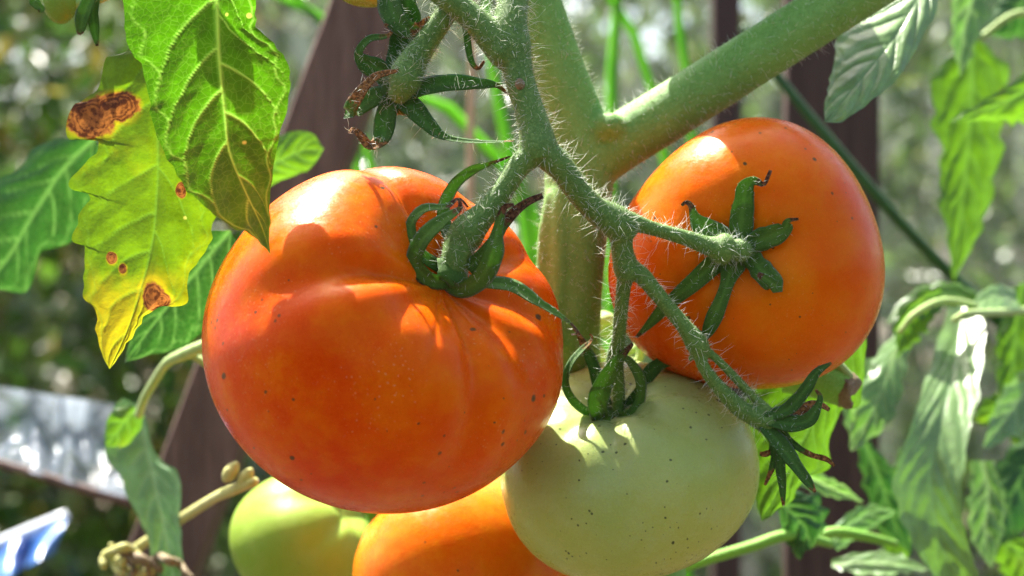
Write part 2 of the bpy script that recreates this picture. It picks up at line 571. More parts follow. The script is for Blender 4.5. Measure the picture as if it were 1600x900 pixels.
g = t.noise(90, 4, 0.6, (4, 4, 0.3))
M['cane'] = t.end(t.bsdf(t.mix(g, (0.38, 0.25, 0.14), (0.50, 0.36, 0.22)), 0.55, 0.4, t.bump(g, 0.3, 0.001)))

# ------------------------------------------------------------------ setting
def grid_sheet(name, x0, x1, y0, y1, z, mat, nx=2, ny=2):
    xs, ys = np.linspace(x0, x1, nx), np.linspace(y0, y1, ny)
    v = np.array([(x, y, z) for y in ys for x in xs])
    f = [(j * nx + i, j * nx + i + 1, (j + 1) * nx + i + 1, (j + 1) * nx + i) for j in range(ny - 1) for i in range(nx - 1)]
    return mk(name, v, f, mat, loc=(0, 0, 0))
ground = grid_sheet('ground', -60, 60, -3, 150, 0.0, M['soil'], 40, 40)
ground['kind'] = 'structure'

def slab(path0, path1, width_px, thick, mat, name, label, cat, d, seed=1):
    """a sawn timber between two pixel points at depth d; width measured across, thickness in metres, slightly uneven edges"""
    a, b = P(*path0, d), P(*path1, d)
    ax = unit(b - a)
    sd = unit(np.cross(ax, (0, 1, 0)))
    fw = np.array((0, 1.0, 0))
    hw = width_px * 0.5 * PK(d)
    n = 40
    r = np.random.default_rng(seed)
    prof = [(-1, -1), (-0.94, -1.12), (0.94, -1.12), (1, -1), (1, 1), (0.94, 1.12), (-0.94, 1.12), (-1, 1)]
    v = []
    for i in range(n):
        c = a + (b - a) * i / (n - 1)
        for (u, w) in prof:
            v.append(c + sd * hw * (u + r.normal(0, 0.006)) + fw * thick * 0.5 * w * 0.9)
    f = []
    m = len(prof)
    for i in range(n - 1):
        for j in range(m):
            f.append((i * m + j, i * m + (j + 1) % m, (i + 1) * m + (j + 1) % m, (i + 1) * m + j))
    f.append(tuple(range(m)))
    f.append(tuple((n - 1) * m + j for j in reversed(range(m))))
    o = mk(name, np.array(v), f, mat, smooth=False, loc=tuple(a if a[2] < b[2] else b))
    return tag(o, label, cat)

def ground_y(d):
    return 450 + H / PK(d)
gy = ground_y(1900)
slab((583 + 0.37 * 300, -300), (583 - 0.37 * gy, gy), 110, 0.03, M['wood'], 'wooden_brace', 'slanted grey-brown wooden brace behind the large red tomato', 'timber', 1900, 1)
gy = ground_y(2300)
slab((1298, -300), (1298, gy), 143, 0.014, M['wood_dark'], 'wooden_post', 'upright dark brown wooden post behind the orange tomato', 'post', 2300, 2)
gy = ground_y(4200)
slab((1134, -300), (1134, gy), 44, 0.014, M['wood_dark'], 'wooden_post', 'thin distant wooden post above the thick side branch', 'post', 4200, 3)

# greenhouse film wall: hanging pleats
def film_wall(name, x0, x1, y, z0, z1, nx, nz, amp, mat, seed, loc=None):
    r = np.random.default_rng(seed)
    xs = np.linspace(x0, x1, nx)
    ph = np.cumsum(r.uniform(0.1, 0.5, nx))
    pl = np.sin(ph) * amp * r.uniform(0.3, 1, nx)
    v = []
    for j in range(nz):
        z = z0 + (z1 - z0) * j / (nz - 1)
        sway = np.interp(np.linspace(0, 9, nx), np.arange(10), r.normal(0, amp * 0.4, 10))
        for i in range(nx):
            v.append((xs[i], y + pl[i] * (0.7 + 0.3 * math.sin(j * 0.9 + i * 0.02)) + sway[i], z))
    f = [(j * nx + i, j * nx + i + 1, (j + 1) * nx + i + 1, (j + 1) * nx + i) for j in range(nz - 1) for i in range(nx - 1)]
    return mk(name, np.array(v), f, mat, loc=((x0 + x1) / 2, y, z0))
fw = film_wall('film_wall', -0.24, 1.6, 1.25, 0.02, 1.7, 420, 14, 0.012, M['film'], 5)
tag(fw, 'hazy translucent plastic film wall hanging behind all the plants', 'plastic film')

# shrubs outside the film: leafy masses
def leaf_mass(name, n, box, size, cols, seed, label, cat):
    r = np.random.default_rng(seed)
    x0, x1, y0, y1, z0, z1 = box
    c = np.stack((r.uniform(x0, x1, n), r.uniform(y0, y1, n), z0 + (z1 - z0) * r.random(n)), 1)
    # clumps
    ctr = np.stack((r.uniform(x0, x1, n // 60), r.uniform(y0, y1, n // 60), r.uniform(z0, z1, n // 60)), 1)
    k = r.integers(0, len(ctr), n)
    clump = r.random(n) < 0.75
    c[clump] = ctr[k[clump]] + r.normal(0, 0.09, (clump.sum(), 3)) * (1, 1, 1.1)
    c[:, 2] = np.maximum(c[:, 2], 0.03)
    d = unit(r.normal(0, 1, (n, 3)) + (0, 0, -0.4))
    s = unit(np.cross(d, r.normal(0, 1, (n, 3))))
    nn = np.cross(d, s)
    L = (size * r.uniform(0.5, 1.3, n))[:, None]
    W = L * r.uniform(0.3, 0.5, (n, 1))
    pts = [c, c + d * L * 0.4 + s * W * 0.5 + nn * W * 0.15, c + d * L, c + d * L * 0.4 - s * W * 0.5 + nn * W * 0.15]
    v = np.stack(pts, 1).reshape(-1, 3)
    o4 = (np.arange(n) * 4)[:, None]
    f = np.concatenate((o4 + np.array((0, 1, 2)), o4 + np.array((0, 2, 3)))).tolist()
    o = mk(name, v, f, M['shrub'], smooth=False, loc=((x0 + x1) / 2, (y0 + y1) / 2, 0))
    cols = np.asarray(cols)
    pick = cols[r.integers(0, len(cols), n)] * r.uniform(0.35, 0.95, (n, 1))
    at = o.data.attributes.new('tint', 'FLOAT_COLOR', 'POINT')
    ca = np.concatenate((np.repeat(pick, 4, 0), np.ones((n * 4, 1))), 1).astype(np.float32)
    at.data.foreach_set('color', ca.ravel())
    return tag(o, label, cat, kind='stuff')
G1 = [(0.10, 0.20, 0.02), (0.15, 0.27, 0.03), (0.22, 0.28, 0.06), (0.07, 0.15, 0.02)]
leaf_mass('shrubbery', 16000, (-1.5, -0.1, 1.5, 2.4, 0.0, 1.35), 0.05, [(0.10, 0.24, 0.02), (0.14, 0.30, 0.03), (0.22, 0.32, 0.08), (0.07, 0.16, 0.03), (0.26, 0.32, 0.18), (0.32, 0.28, 0.05)], 21, 'dense green shrubbery outside the film at the left', 'shrubs')
leaf_mass('undergrowth', 26000, (-0.3, 1.7, 1.45, 2.5, 0.0, 1.35), 0.042, G1 + [(0.15, 0.26, 0.06), (0.22, 0.29, 0.11), (0.12, 0.24, 0.03)], 22, 'pale green undergrowth outside the film at the right', 'undergrowth')
leaf_mass('foliage', 26000, (-2.6, 2.8, 2.9, 4.4, 0.0, 2.3), 0.11, G1, 23, 'far green foliage behind the undergrowth', 'foliage')

# plastic sheet sagging at lower left, with its batten
def sheet_obj():
    d0 = 2300
    n, m = 46, 18
    r = np.random.default_rng(4)
    rip = np.interp(np.linspace(0, 20, n), np.arange(21), r.normal(0, 60, 21))
    v = []
    for j in range(m):
        q = j / (m - 1)
        for i in range(n):
            p = i / (n - 1)
            x = -260 + 460 * p
            yt = 565 + 70 * p
            yb = 660 + 118 * p
            d = d0 + rip[i] * (0.4 + 0.6 * q) + 150 * math.sin(q * 3.0) - 260 * q + 18 * math.sin(p * 31 + q * 5)
            v.append(P(x, yt + (yb - yt) * q, d))
    f = [(j * n + i, j * n + i + 1, (j + 1) * n + i + 1, (j + 1) * n + i) for j in range(m - 1) for i in range(n - 1)]
    t = empty('plastic_sheet', P(-60, 700, d0), 'crumpled bluish clear plastic sheet on a thin batten, lower left', 'plastic sheet')
    mk('sheet', v, f, M['sheet'], t)
    bv, bf = ptube([(-270, 652, 2080, 15), (-30, 716, 2080, 15), (210, 788, 2080, 15)], 16, 8)
    mk('batten', bv, bf, M['wood'], t)
sheet_obj()
# scrap of blue tarpaulin; pale tube paints the highlight along its top
def tarpaulin():
    d0 = 3600
    n, m = 40, 16
    r = np.random.default_rng(14)
    rip = np.interp(np.linspace(0, 12, n), np.arange(13), r.normal(0, 70, 13))
    v = []
    for j in range(m):
        q = j / (m - 1)
        for i in range(n):
            p = i / (n - 1)
            x = -200 + 305 * p - 22 * q * p
            v.append(P(x, 930 - 122 * p + 75 * q * (1 - 0.25 * p), d0 + rip[i] * (0.3 + q) - 240 * q + 30 * math.sin(p * 23 + q * 4)))
    f = [(j * n + i, j * n + i + 1, (j + 1) * n + i + 1, (j + 1) * n + i) for j in range(m - 1) for i in range(n - 1)]
    t = empty('tarpaulin', P(-40, 990, d0), 'scrap of blue tarpaulin with a painted pale glint along its top edge, in the lower left corner', 'tarpaulin')
    mk('sheet', v, f, M['blue'], t)
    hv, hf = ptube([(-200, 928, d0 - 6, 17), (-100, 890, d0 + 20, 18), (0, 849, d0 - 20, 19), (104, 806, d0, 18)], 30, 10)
    mk('sun_glint', hv, hf, M['sun_glint'], t)
tarpaulin()

# ------------------------------------------------------------------ tomatoes
def tomato_shape(nth, nph, p, b, dimple, dw, ribs, seed, lump=0.015, fall=1.0):
    th = np.linspace(0, math.pi, nth)
    ph = np.linspace(0, 2 * math.pi, nph, endpoint=False)
    T, F = np.meshgrid(th, ph, indexing='ij')
    st, ct = np.sin(T), np.cos(T)
    r = 1.0 / (np.abs(st) ** p + np.abs(ct) ** p) ** (1 / p)
    rng = np.random.default_rng(seed)
    for k in range(1, 4):
        r *= 1 + lump * rng.normal() * np.cos(k * F + rng.uniform(0, 6.28)) * st ** k
    fl = np.exp(-(T / fall) ** 2.6)
    for (a, dep, w, *rest) in ribs:
        if rest:
            fl = np.exp(-(T / rest[0]) ** 2.6)
        else:
            fl = np.exp(-(T / fall) ** 2.6)
        dd = (F - math.radians(a) + math.pi) % (2 * math.pi) - math.pi
        c = np.exp(-(dd / w) ** 2)
        r *= 1 - dep * c * fl * np.clip(T / 0.5, 0, 1)
    rho, z = r * st, r * ct * b
    z = z - dimple * np.exp(-(rho / dw) ** 2) * (ct > 0)
    z = z + 0.05 * np.exp(-(rho / 0.25) ** 2) * (ct < 0)
    v = np.stack((rho * np.cos(F), rho * np.sin(F), z), -1)
    pole = np.exp(-(T / 0.75) ** 2)
    verts = [v[0, 0]] + [q for row in v[1:-1] for q in row] + [v[-1, 0]]
    pv = np.concatenate(([1.0], pole[1:-1].ravel(), [0.0]))
    f = []
    for j in range(nph):
        f.append((0, 1 + j, 1 + (j + 1) % nph))
    for i in range(nth - 3):
        for j in range(nph):
            k = (j + 1) % nph
            f.append((1 + i * nph + j, 1 + (i + 1) * nph + j, 1 + (i + 1) * nph + k, 1 + i * nph + k))
    e = 1 + (nth - 3) * nph
    last = len(verts) - 1
    for j in range(nph):
        f.append((e + j, last, e + (j + 1) % nph))
    sk = np.stack((T * np.cos(F), T * np.sin(F)), -1)
    sk = np.vstack(([[0, 0]], sk[1:-1].reshape(-1, 2), [[math.pi, 0]])) * 0.036
    return np.array(verts), f, (pv, sk)

def frame(axis, spin):
    z = unit(np.asarray(axis, dtype=float))
    x = unit(np.cross((0.0, 1.0, 0.2), z))
    y = np.cross(z, x)
    c, s = math.cos(math.radians(spin)), math.sin(math.radians(spin))
    return np.stack((x * c + y * s, -x * s + y * c, z), 1)

def fit_tomato(shape, bbox, depth, axis, spin, pole_px=None):
    """turn, scale and place the fruit so that it spans bbox (x0,y0,x1,y1) seen from the camera, its stalk end at pole_px"""
    v0 = shape
    axis = unit(np.asarray(axis, dtype=float))
    x0, y0, x1, y1 = bbox
    for it in range(14):
        R = frame(axis, spin)
        v = v0 @ R.T
        k = PK(depth)
        sx = sz = 0.5 * ((x1 - x0) + (y1 - y0)) * 0.5 * k
        cx, cy = (x0 + x1) / 2, (y0 + y1) / 2
        for _ in range(6):
            w = v * np.array((sx, 0.5 * (sx + sz), sz)) + P(cx, cy, depth)
            q = proj(w)
            a0, a1, b0, b1 = q[:, 0].min(), q[:, 0].max(), q[:, 1].min(), q[:, 1].max()
            sx *= (x1 - x0) / (a1 - a0)
            sz *= (y1 - y0) / (b1 - b0)
            cx += (x0 + x1 - a0 - a1) / 2
            cy += (y0 + y1 - b0 - b1) / 2
        if pole_px is None:
            break
        ex, ey = pole_px[0] - q[0, 0], pole_px[1] - q[0, 1]
        axis = unit(axis + 0.7 * np.array((ex, 0, -ey)) / (0.5 * (x1 - x0)))
    return w, axis, q[0]

class Cast:
    def __init__(self, v, f):
        self.b = BVHTree.FromPolygons([tuple(p) for p in v], f)
        self.o = Vector((0, -D, H))
    def depth(self, x, y):
        d = (Vector(P(x, y, 0)) - self.o).normalized()
        h = self.b.ray_cast(self.o, d)
        return None if h[0] is None else h[0].y / S

def sepal(pts, mat, parent, normal=(0, -1, 0), dry=1.2, fold=0.34, thick=0.035, n=34, name='sepal', n1=None, cast=None):
    """pts rows x,y,depth,width(px): a pointed, folded ribbon with real thickness. dry = where along it the tip turns brown"""
    q = spline(pts, n)
    if cast is not None:                       # never sink into the fruit
        for i in range(n):
            z = cast.depth(q[i, 0], q[i, 1])
            if z is not None:
                q[i, 2] = min(q[i, 2], z - 3 - 0.2 * q[i, 3])
        q[1:-1, 2] = 0.25 * q[:-2, 2] + 0.5 * q[1:-1, 2] + 0.25 * q[2:, 2]
    c = np.array([P(*r[:3]) for r in q])
    hw = np.array([max(r[3], 0.8) * 0.5 * PK(r[2]) for r in q])
    hw *= 1.06
    hw *= 1 + noise1(n, 3, 0.05, int(abs(q[0, 0] * 7 + q[-1, 1])))
    t = unit(np.gradient(c, axis=0))
    nr = np.asarray(normal, dtype=float)
    nr2 = nr if n1 is None else np.asarray(n1, dtype=float)
    u = np.linspace(0, 1, n)[:, None]
    nn = unit(nr * (1 - u) + nr2 * u)
    sd = unit(np.cross(t, nn))
    up = np.cross(sd, t)
    prof = []
    m = 6
    for k in range(m + 1):
        s = -1 + 2 * k / m
        prof.append((s, fold * abs(s) ** 1.3 + thick * (1 - s * s), 1 - abs(s)))
    for k in range(m - 1, 0, -1):
        s = -1 + 2 * k / m
        prof.append((s, fold * abs(s) ** 1.3 - thick * (1 - s * s), (1 - abs(s)) * 0.3))
    v, rib, dr = [], [], []
    for i in range(n):
        for (s, h, rb) in prof:
            v.append(c[i] + sd[i] * s * hw[i] + up[i] * h * hw[i])
            rib.append(max(0, 1 - abs(s) * 4) if rb > 0.5 else 0)
            dr.append(0.5 + (i / (n - 1) - dry) * 2.5)
    K = len(prof)
    f = [(i * K + j, i * K + (j + 1) % K, (i + 1) * K + (j + 1) % K, (i + 1) * K + j) for i in range(n - 1) for j in range(K)]
    f.append(tuple(reversed(range(K))))
    f.append(tuple((n - 1) * K + j for j in range(K)))
    o = mk(name, np.array(v), f, mat, parent, attrs={'rib': rib, 'dry': dr})
    return np.array(v), f[:-2]

def calyx(parent, center, r_px, d, axis, sepals, mat, seed, name='calyx', n_hair=170, lmax=15, label=None, cast=None):
    """small green disc carrying the sepals; sepals: list of dict(pts, dry, n)"""
    c = P(center[0], center[1], d)
    ax = unit(np.asarray(axis, dtype=float))
    R = frame(ax, 0)
    k = PK(d) * r_px
    v, f = [], []
    rings, seg = 7, 20
    for i in range(rings):
        a = i / (rings - 1) * math.pi
        for j in range(seg):
            b = j / seg * 2 * math.pi
            wob = 1 + 0.12 * math.cos(6 * b)
            v.append(c + R @ (np.array((math.sin(a) * math.cos(b) * wob, math.sin(a) * math.sin(b) * wob, math.cos(a) * 0.35)) * k))
    for i in range(rings - 1):
        for j in range(seg):
            q = (j + 1) % seg
            f.append((i * seg + j, (i + 1) * seg + j, (i + 1) * seg + q, i * seg + q))
    co = mk(name, np.array(v), f, mat, parent, attrs={'rib': np.zeros(len(v)), 'dry': np.zeros(len(v))})
    if label:
        co['label'] = label
    allp = []
    for s in sepals:
        vv, ff = sepal(s['p'], s.get('m', mat), co, s.get('n', (0, -1, 0)), s.get('dry', 0.9), s.get('fold', 0.3), n1=s.get('n1'), cast=cast)
        allp.append((vv, ff))
    hv, hf = join(allp)
    hair_part(co, hv, hf, n_hair * len(sepals) // 3, n_hair * len(sepals), M['hair'], seed, 5, lmax)
    return co

def on_surface(cast, rows, base):
    """rows x,y,lift,width -> depth from the fruit surface minus lift"""
    out = []
    for (x, y, l, w) in rows:
        z = cast.depth(x, y)
        out.append((x, y, (base if z is None else z) - l, w))
    return out

# --- large red tomato
vs, fs, pv = tomato_shape(150, 260, 2.25, 0.84, 0.32, 0.47,
    [(20, 0.05, 0.2), (62, 0.05, 0.15), (100, 0.07, 0.20), (147, 0.10, 0.13, 1.05), (226, 0.12, 0.17, 1.15), (258, 0.03, 0.14), (283, 0.015, 0.05, 0.8), (311, 0.085, 0.14, 1.2), (345, 0.05, 0.2)], 3, 0.03, 1.0)
w, ax_red, pole_red = fit_tomato(vs, (315, 260, 880, 803), -70, (0.45, -0.65, 0.6), 0, (688, 444))
print('red pole', pole_red, ax_red)
T_red = empty('tomato', P(597, 803, -70), 'largest ribbed orange-red ripe tomato at the front of the truss', 'tomato')
mk('fruit', w, fs, M['tomato_red'], T_red, attrs={'pole': pv})
c_red = Cast(w, fs)
d0 = pole_red[2]
calyx(T_red, (708, 425), 30, d0 - 4, ax_red, [
    dict(p=[(712, 395, d0 + 15, 20), (690, 335, d0 + 28, 24), (706, 290, d0 + 32, 27), (735, 265, d0 + 30, 20), (765, 255, d0 + 25, 10), (797, 244, d0 + 15, 4)], dry=0.86, n=(0.5, -0.6, -0.5)),
    dict(p=[(690, 420, d0 + 2, 18), (655, 395, d0 - 8, 20), (642, 355, d0 - 12, 19), (662, 328, d0 - 12, 20), (697, 324, d0 - 8, 12), (717, 311, d0 - 8, 6), (731, 324, d0 - 12, 4)], dry=0.8, n=(-0.5, -0.7, 0.5), n1=(0.2, -0.6, 0.7)),
    dict(p=[(710, 440, d0 - 10, 24), (672, 436, d0 - 26, 26), (649, 408, d0 - 34, 27), (662, 373, d0 - 46, 26), (692, 345, d0 - 46, 20), (719, 326, d0 - 44, 10), (717, 312, d0 - 44, 4)], dry=0.9, n=(-0.4, -0.8, -0.3), n1=(-0.3, -0.8, 0.4)),
    dict(p=[(695, 440, d0 - 10, 24), (722, 452, d0 - 26, 28), (752, 432, d0 - 40, 33), (769, 395, d0 - 54, 32), (777, 357, d0 - 54, 18), (787, 325, d0 - 54, 10), (803, 320, d0 - 54, 5)], dry=0.86, n=(0.1, -0.8, -0.5), n1=(0.5, -0.8, 0.1)),
    dict(p=[(730, 420, d0 - 2, 20), (765, 385, d0 - 10, 20), (785, 352, d0 - 14, 19), (806, 329, d0 - 14, 15), (826, 315, d0 - 14, 11), (848, 306, d0 - 14, 9)], dry=0.55, n=(0.5, -0.8, 0.3)),
    dict(p=[(730, 440, d0 - 12, 24), (765, 444, d0 - 22, 28), (800, 449, d0 - 24, 27), (835, 470, d0 - 20, 22), (868, 490, d0 - 14, 13), (890, 505, d0 - 6, 6), (903, 520, d0 - 2, 5), (893, 523, d0 - 2, 3)], dry=0.84, n=(0.2, -0.7, 0.7)),
], M['sepal'], 31, cast=c_red)

# --- orange tomato at the right
vs, fs, pv = tomato_shape(130, 220, 2.3, 0.86, 0.14, 0.28,
    [(15, 0.03, 0.3), (80, 0.03, 0.3), (150, 0.035, 0.3), (215, 0.03, 0.3), (300, 0.035, 0.3)], 8, 0.02, 0.9)
w, ax_or, pole_or = fit_tomato(vs, (950, 183, 1383, 608), 130, (-0.05, -0.98, 0.1), 30, (1162, 388))
print('orange pole', pole_or, ax_or)
T_or = empty('tomato', P(1170, 608, 130), 'round orange tomato with its star-shaped calyx facing the viewer', 'tomato')
mk('fruit', w, fs, M['tomato_orange'], T_or, attrs={'pole': pv})
c_or = Cast(w, fs)
d1 = pole_or[2]
def so(rows):
    return on_surface(c_or, rows, d1)
calyx(T_or, (1161, 389), 27, d1 - 6, ax_or, [
    dict(p=so([(1158, 385, 8, 28), (1158, 345, 9, 34), (1162, 315, 10, 31), (1165, 294, 14, 27), (1178, 283, 20, 15), (1193, 288, 24, 7), (1199, 278, 26, 6), (1204, 266, 28, 5)]), dry=0.78),
    dict(p=so([(1150, 380, 8, 24), (1120, 363, 10, 30), (1096, 353, 12, 28), (1085, 338, 16, 16), (1080, 322, 20, 9), (1072, 316, 24, 6), (1065, 321, 26, 4)]), dry=0.8),
    dict(p=so([(1168, 384, 8, 26), (1190, 374, 9, 33), (1212, 366, 11, 32), (1228, 355, 14, 22), (1231, 345, 18, 9), (1248, 342, 26, 4)]), dry=0.84),
    dict(p=so([(1168, 396, 8, 28), (1186, 418, 9, 35), (1202, 436, 12, 34), (1212, 447, 18, 26), (1210, 446, 28, 18), (1199, 437, 34, 14), (1184, 428, 38, 7)]), dry=0.93, fold=0.1),
    dict(p=so([(1156, 398, 8, 28), (1143, 418, 9, 34), (1135, 445, 10, 22), (1128, 466, 12, 22), (1118, 490, 14, 25), (1107, 515, 16, 20), (1100, 530, 18, 8)]), dry=1.2),
    dict(p=so([(1150, 394, 8, 26), (1118, 411, 10, 31), (1085, 440, 12, 27), (1060, 461, 14, 23), (1037, 482, 18, 19), (1015, 506, 28, 12), (994, 527, 40, 4)]), dry=0.93),
], M['sepal'], 32)

# --- pale green tomato in front
vs, fs, pv = tomato_shape(130, 220, 2.3, 0.80, 0.20, 0.30,
    [(30, 0.06, 0.3), (95, 0.05, 0.2), (140, 0.06, 0.25), (205, 0.06, 0.25), (250, 0.07, 0.2), (300, 0.06, 0.25), (345, 0.05, 0.2)], 12, 0.02, 0.85)
w, ax_gr, pole_gr = fit_tomato(vs, (781, 563, 1187, 912), 140, (-0.1, -0.6, 0.75), 15, (957, 642))
print('green pole', pole_gr, ax_gr)
T_gr = empty('tomato', P(987, 912, 140), 'pale green unripe tomato hanging below the orange tomato', 'tomato')
mk('fruit', w, fs, M['tomato_green'], T_gr, attrs={'pole': pv})
c_gr = Cast(w, fs)
d2 = pole_gr[2]
calyx(T_gr, (957, 648), 24, d2 - 4, ax_gr, [
    dict(p=[(945, 648, d2 - 8, 18), (918, 642, d2 - 22, 17), (894, 622, d2 - 40, 15), (884, 596, d2 - 42, 13), (892, 568, d2 - 40, 11), (911, 545, d2 - 28, 10), (923, 534, d2 - 26, 6), (926, 526, d2 - 26, 4), (921, 522, d2 - 26, 3)], dry=0.86, n=(-0.2, -0.8, -0.5), n1=(-0.7, -0.7, 0.2)),
    dict(p=[(948, 635, d2 + 6, 18), (936, 602, d2 + 4, 24), (924, 566, d2 + 2, 20), (911, 538, d2, 13), (904, 524, d2 - 2, 8), (896, 512, d2 - 4, 5)], dry=0.7, n=(0.3, -0.9, 0.2)),
    dict(p=[(955, 655, d2 - 10, 22), (941, 652, d2 - 26, 28), (934, 630, d2 - 52, 31), (944, 600, d2 - 62, 29), (960, 573, d2 - 82, 22), (976, 552, d2 - 96, 12), (989, 537, d2 - 102, 6)], dry=0.88, n=(-0.1, -0.85, -0.4), n1=(-0.3, -0.9, 0.2), m=M['sepal']),
    dict(p=[(962, 650, d2 - 8, 20), (985, 646, d2 - 22, 20), (999, 622, d2 - 28, 18), (999, 592, d2 - 40, 18), (986, 569, d2 - 60, 15), (975, 558, d2 - 76, 9), (968, 548, d2 - 84, 4)], dry=0.93, n=(0.3, -0.8, -0.4), n1=(0.5, -0.8, 0.2), m=M['sepal']),
    dict(p=[(970, 640, d2 + 2, 18), (998, 612, d2 + 8, 22), (1014, 583, d2 + 10, 22), (1036, 567, d2 + 8, 20), (1062, 566, d2 + 4, 14), (1086, 577, d2, 5)], dry=0.93, n=(0.4, -0.6, -0.3), n1=(0.1, -0.7, 0.6)),
], M['sepal_dark'], 33, cast=c_gr)

# --- tomatoes further back
vs, fs, pv = tomato_shape(90, 150, 2.25, 0.85, 0.18, 0.3, [(40, 0.06, 0.25), (120, 0.06, 0.25), (200, 0.06, 0.25), (255, 0.07, 0.2), (310, 0.07, 0.2)], 14, 0.02, 1.3)
w, ax, po = fit_tomato(vs, (358, 738, 592, 962), 820, (0.75, -0.25, 0.6), 10)
T = empty('tomato', P(470, 962, 820), 'small lime-green tomato half hidden below the largest tomato', 'tomato')
mk('fruit', w, fs, M['tomato_lime'], T, attrs={'pole': pv})
calyx(T, (585, 812), 14, po[2] + 20, (0.75, -0.2, 0.6), [
    dict(p=[(585, 812, po[2] + 10, 12), (600, 800, po[2], 14), (615, 808, po[2], 4)]),
    dict(p=[(585, 814, po[2] + 10, 12), (575, 800, po[2] - 4, 12), (566, 802, po[2] - 8, 4)]),
    dict(p=[(585, 814, po[2] + 10, 12), (592, 830, po[2], 12), (588, 848, po[2], 4)])], M['sepal'], 36, n_hair=20)
vs, fs, pv = tomato_shape(90, 150, 2.2, 0.88, 0.15, 0.3, [(40, 0.03, 0.25), (120, 0.04, 0.25), (215, 0.05, 0.25), (310, 0.03, 0.2)], 16, 0.02, 1.2)
w, ax, po = fit_tomato(vs, (551, 738, 900, 1075), 400, (-0.3, 0.3, 0.9), 10)
T = empty('tomato', P(725, 1075, 400), 'amber tomato cropped by the lower edge behind the green one', 'tomato')
mk('fruit', w, fs, M['tomato_amber'], T, attrs={'pole': pv})

# ------------------------------------------------------------------ the plant: thick stem, truss, leaves
PLANT = empty('tomato_plant', (P(893, 0, 215)[0], 215 * S, 0.0), 'tomato plant with thick hairy stem carrying the tomato truss', 'plant')

stem_parts = [
    ptube([(790, -160, 205, 84), (812, -60, 205, 88), (838, 20, 208, 90), (868, 110, 210, 92), (898, 200, 212, 102), (905, 270, 214, 108), (900, 340, 216, 104), (893, 430, 218, 100), (889, 530, 222, 98), (896, 600, 280, 96), (918, 670, 370, 96), (955, 745, 425, 96), (1000, 830, 445, 96), (1030, 1000, 450, 96), (1040, 2000, 450, 100), (1040, ground_y(450), 450, 108)], 160, 28),
    ptube([(905, 290, 214, 70), (925, 258, 214, 84), (960, 228, 215, 90), (1010, 197, 218, 90), (1100, 140, 222, 88), (1200, 76, 228, 87), (1320, 0, 234, 87), (1480, -102, 240, 88)], 60, 28),
    ptube([(938, 205, 180, 40), (952, 196, 172, 44), (966, 205, 176, 36)], 8, 16),
    ptube([(862, 300, 182, 20), (852, 360, 178, 24), (848, 430, 178, 24), (846, 520, 182, 22)], 20, 12),
    ptube([(884, 270, 172, 20), (874, 330, 166, 24), (872, 430, 166, 24), (868, 540, 170, 22)], 20, 12),
]
sv, sf = join(stem_parts)
fv, ff = fuse(sv, sf, 0.0008, 8)
o = mk('main_stem', fv, ff, M['stem'], PLANT)
inview = lambda c: ((np.abs(c[:, 2] - H) < 0.09) & (np.abs(c[:, 0]) < 0.13)).astype(float) * (c[:, 1] < 235 * S)
hair_part(o, fv, ff, 2200, 7000, M['hair'], 41, 6, 26, inview)

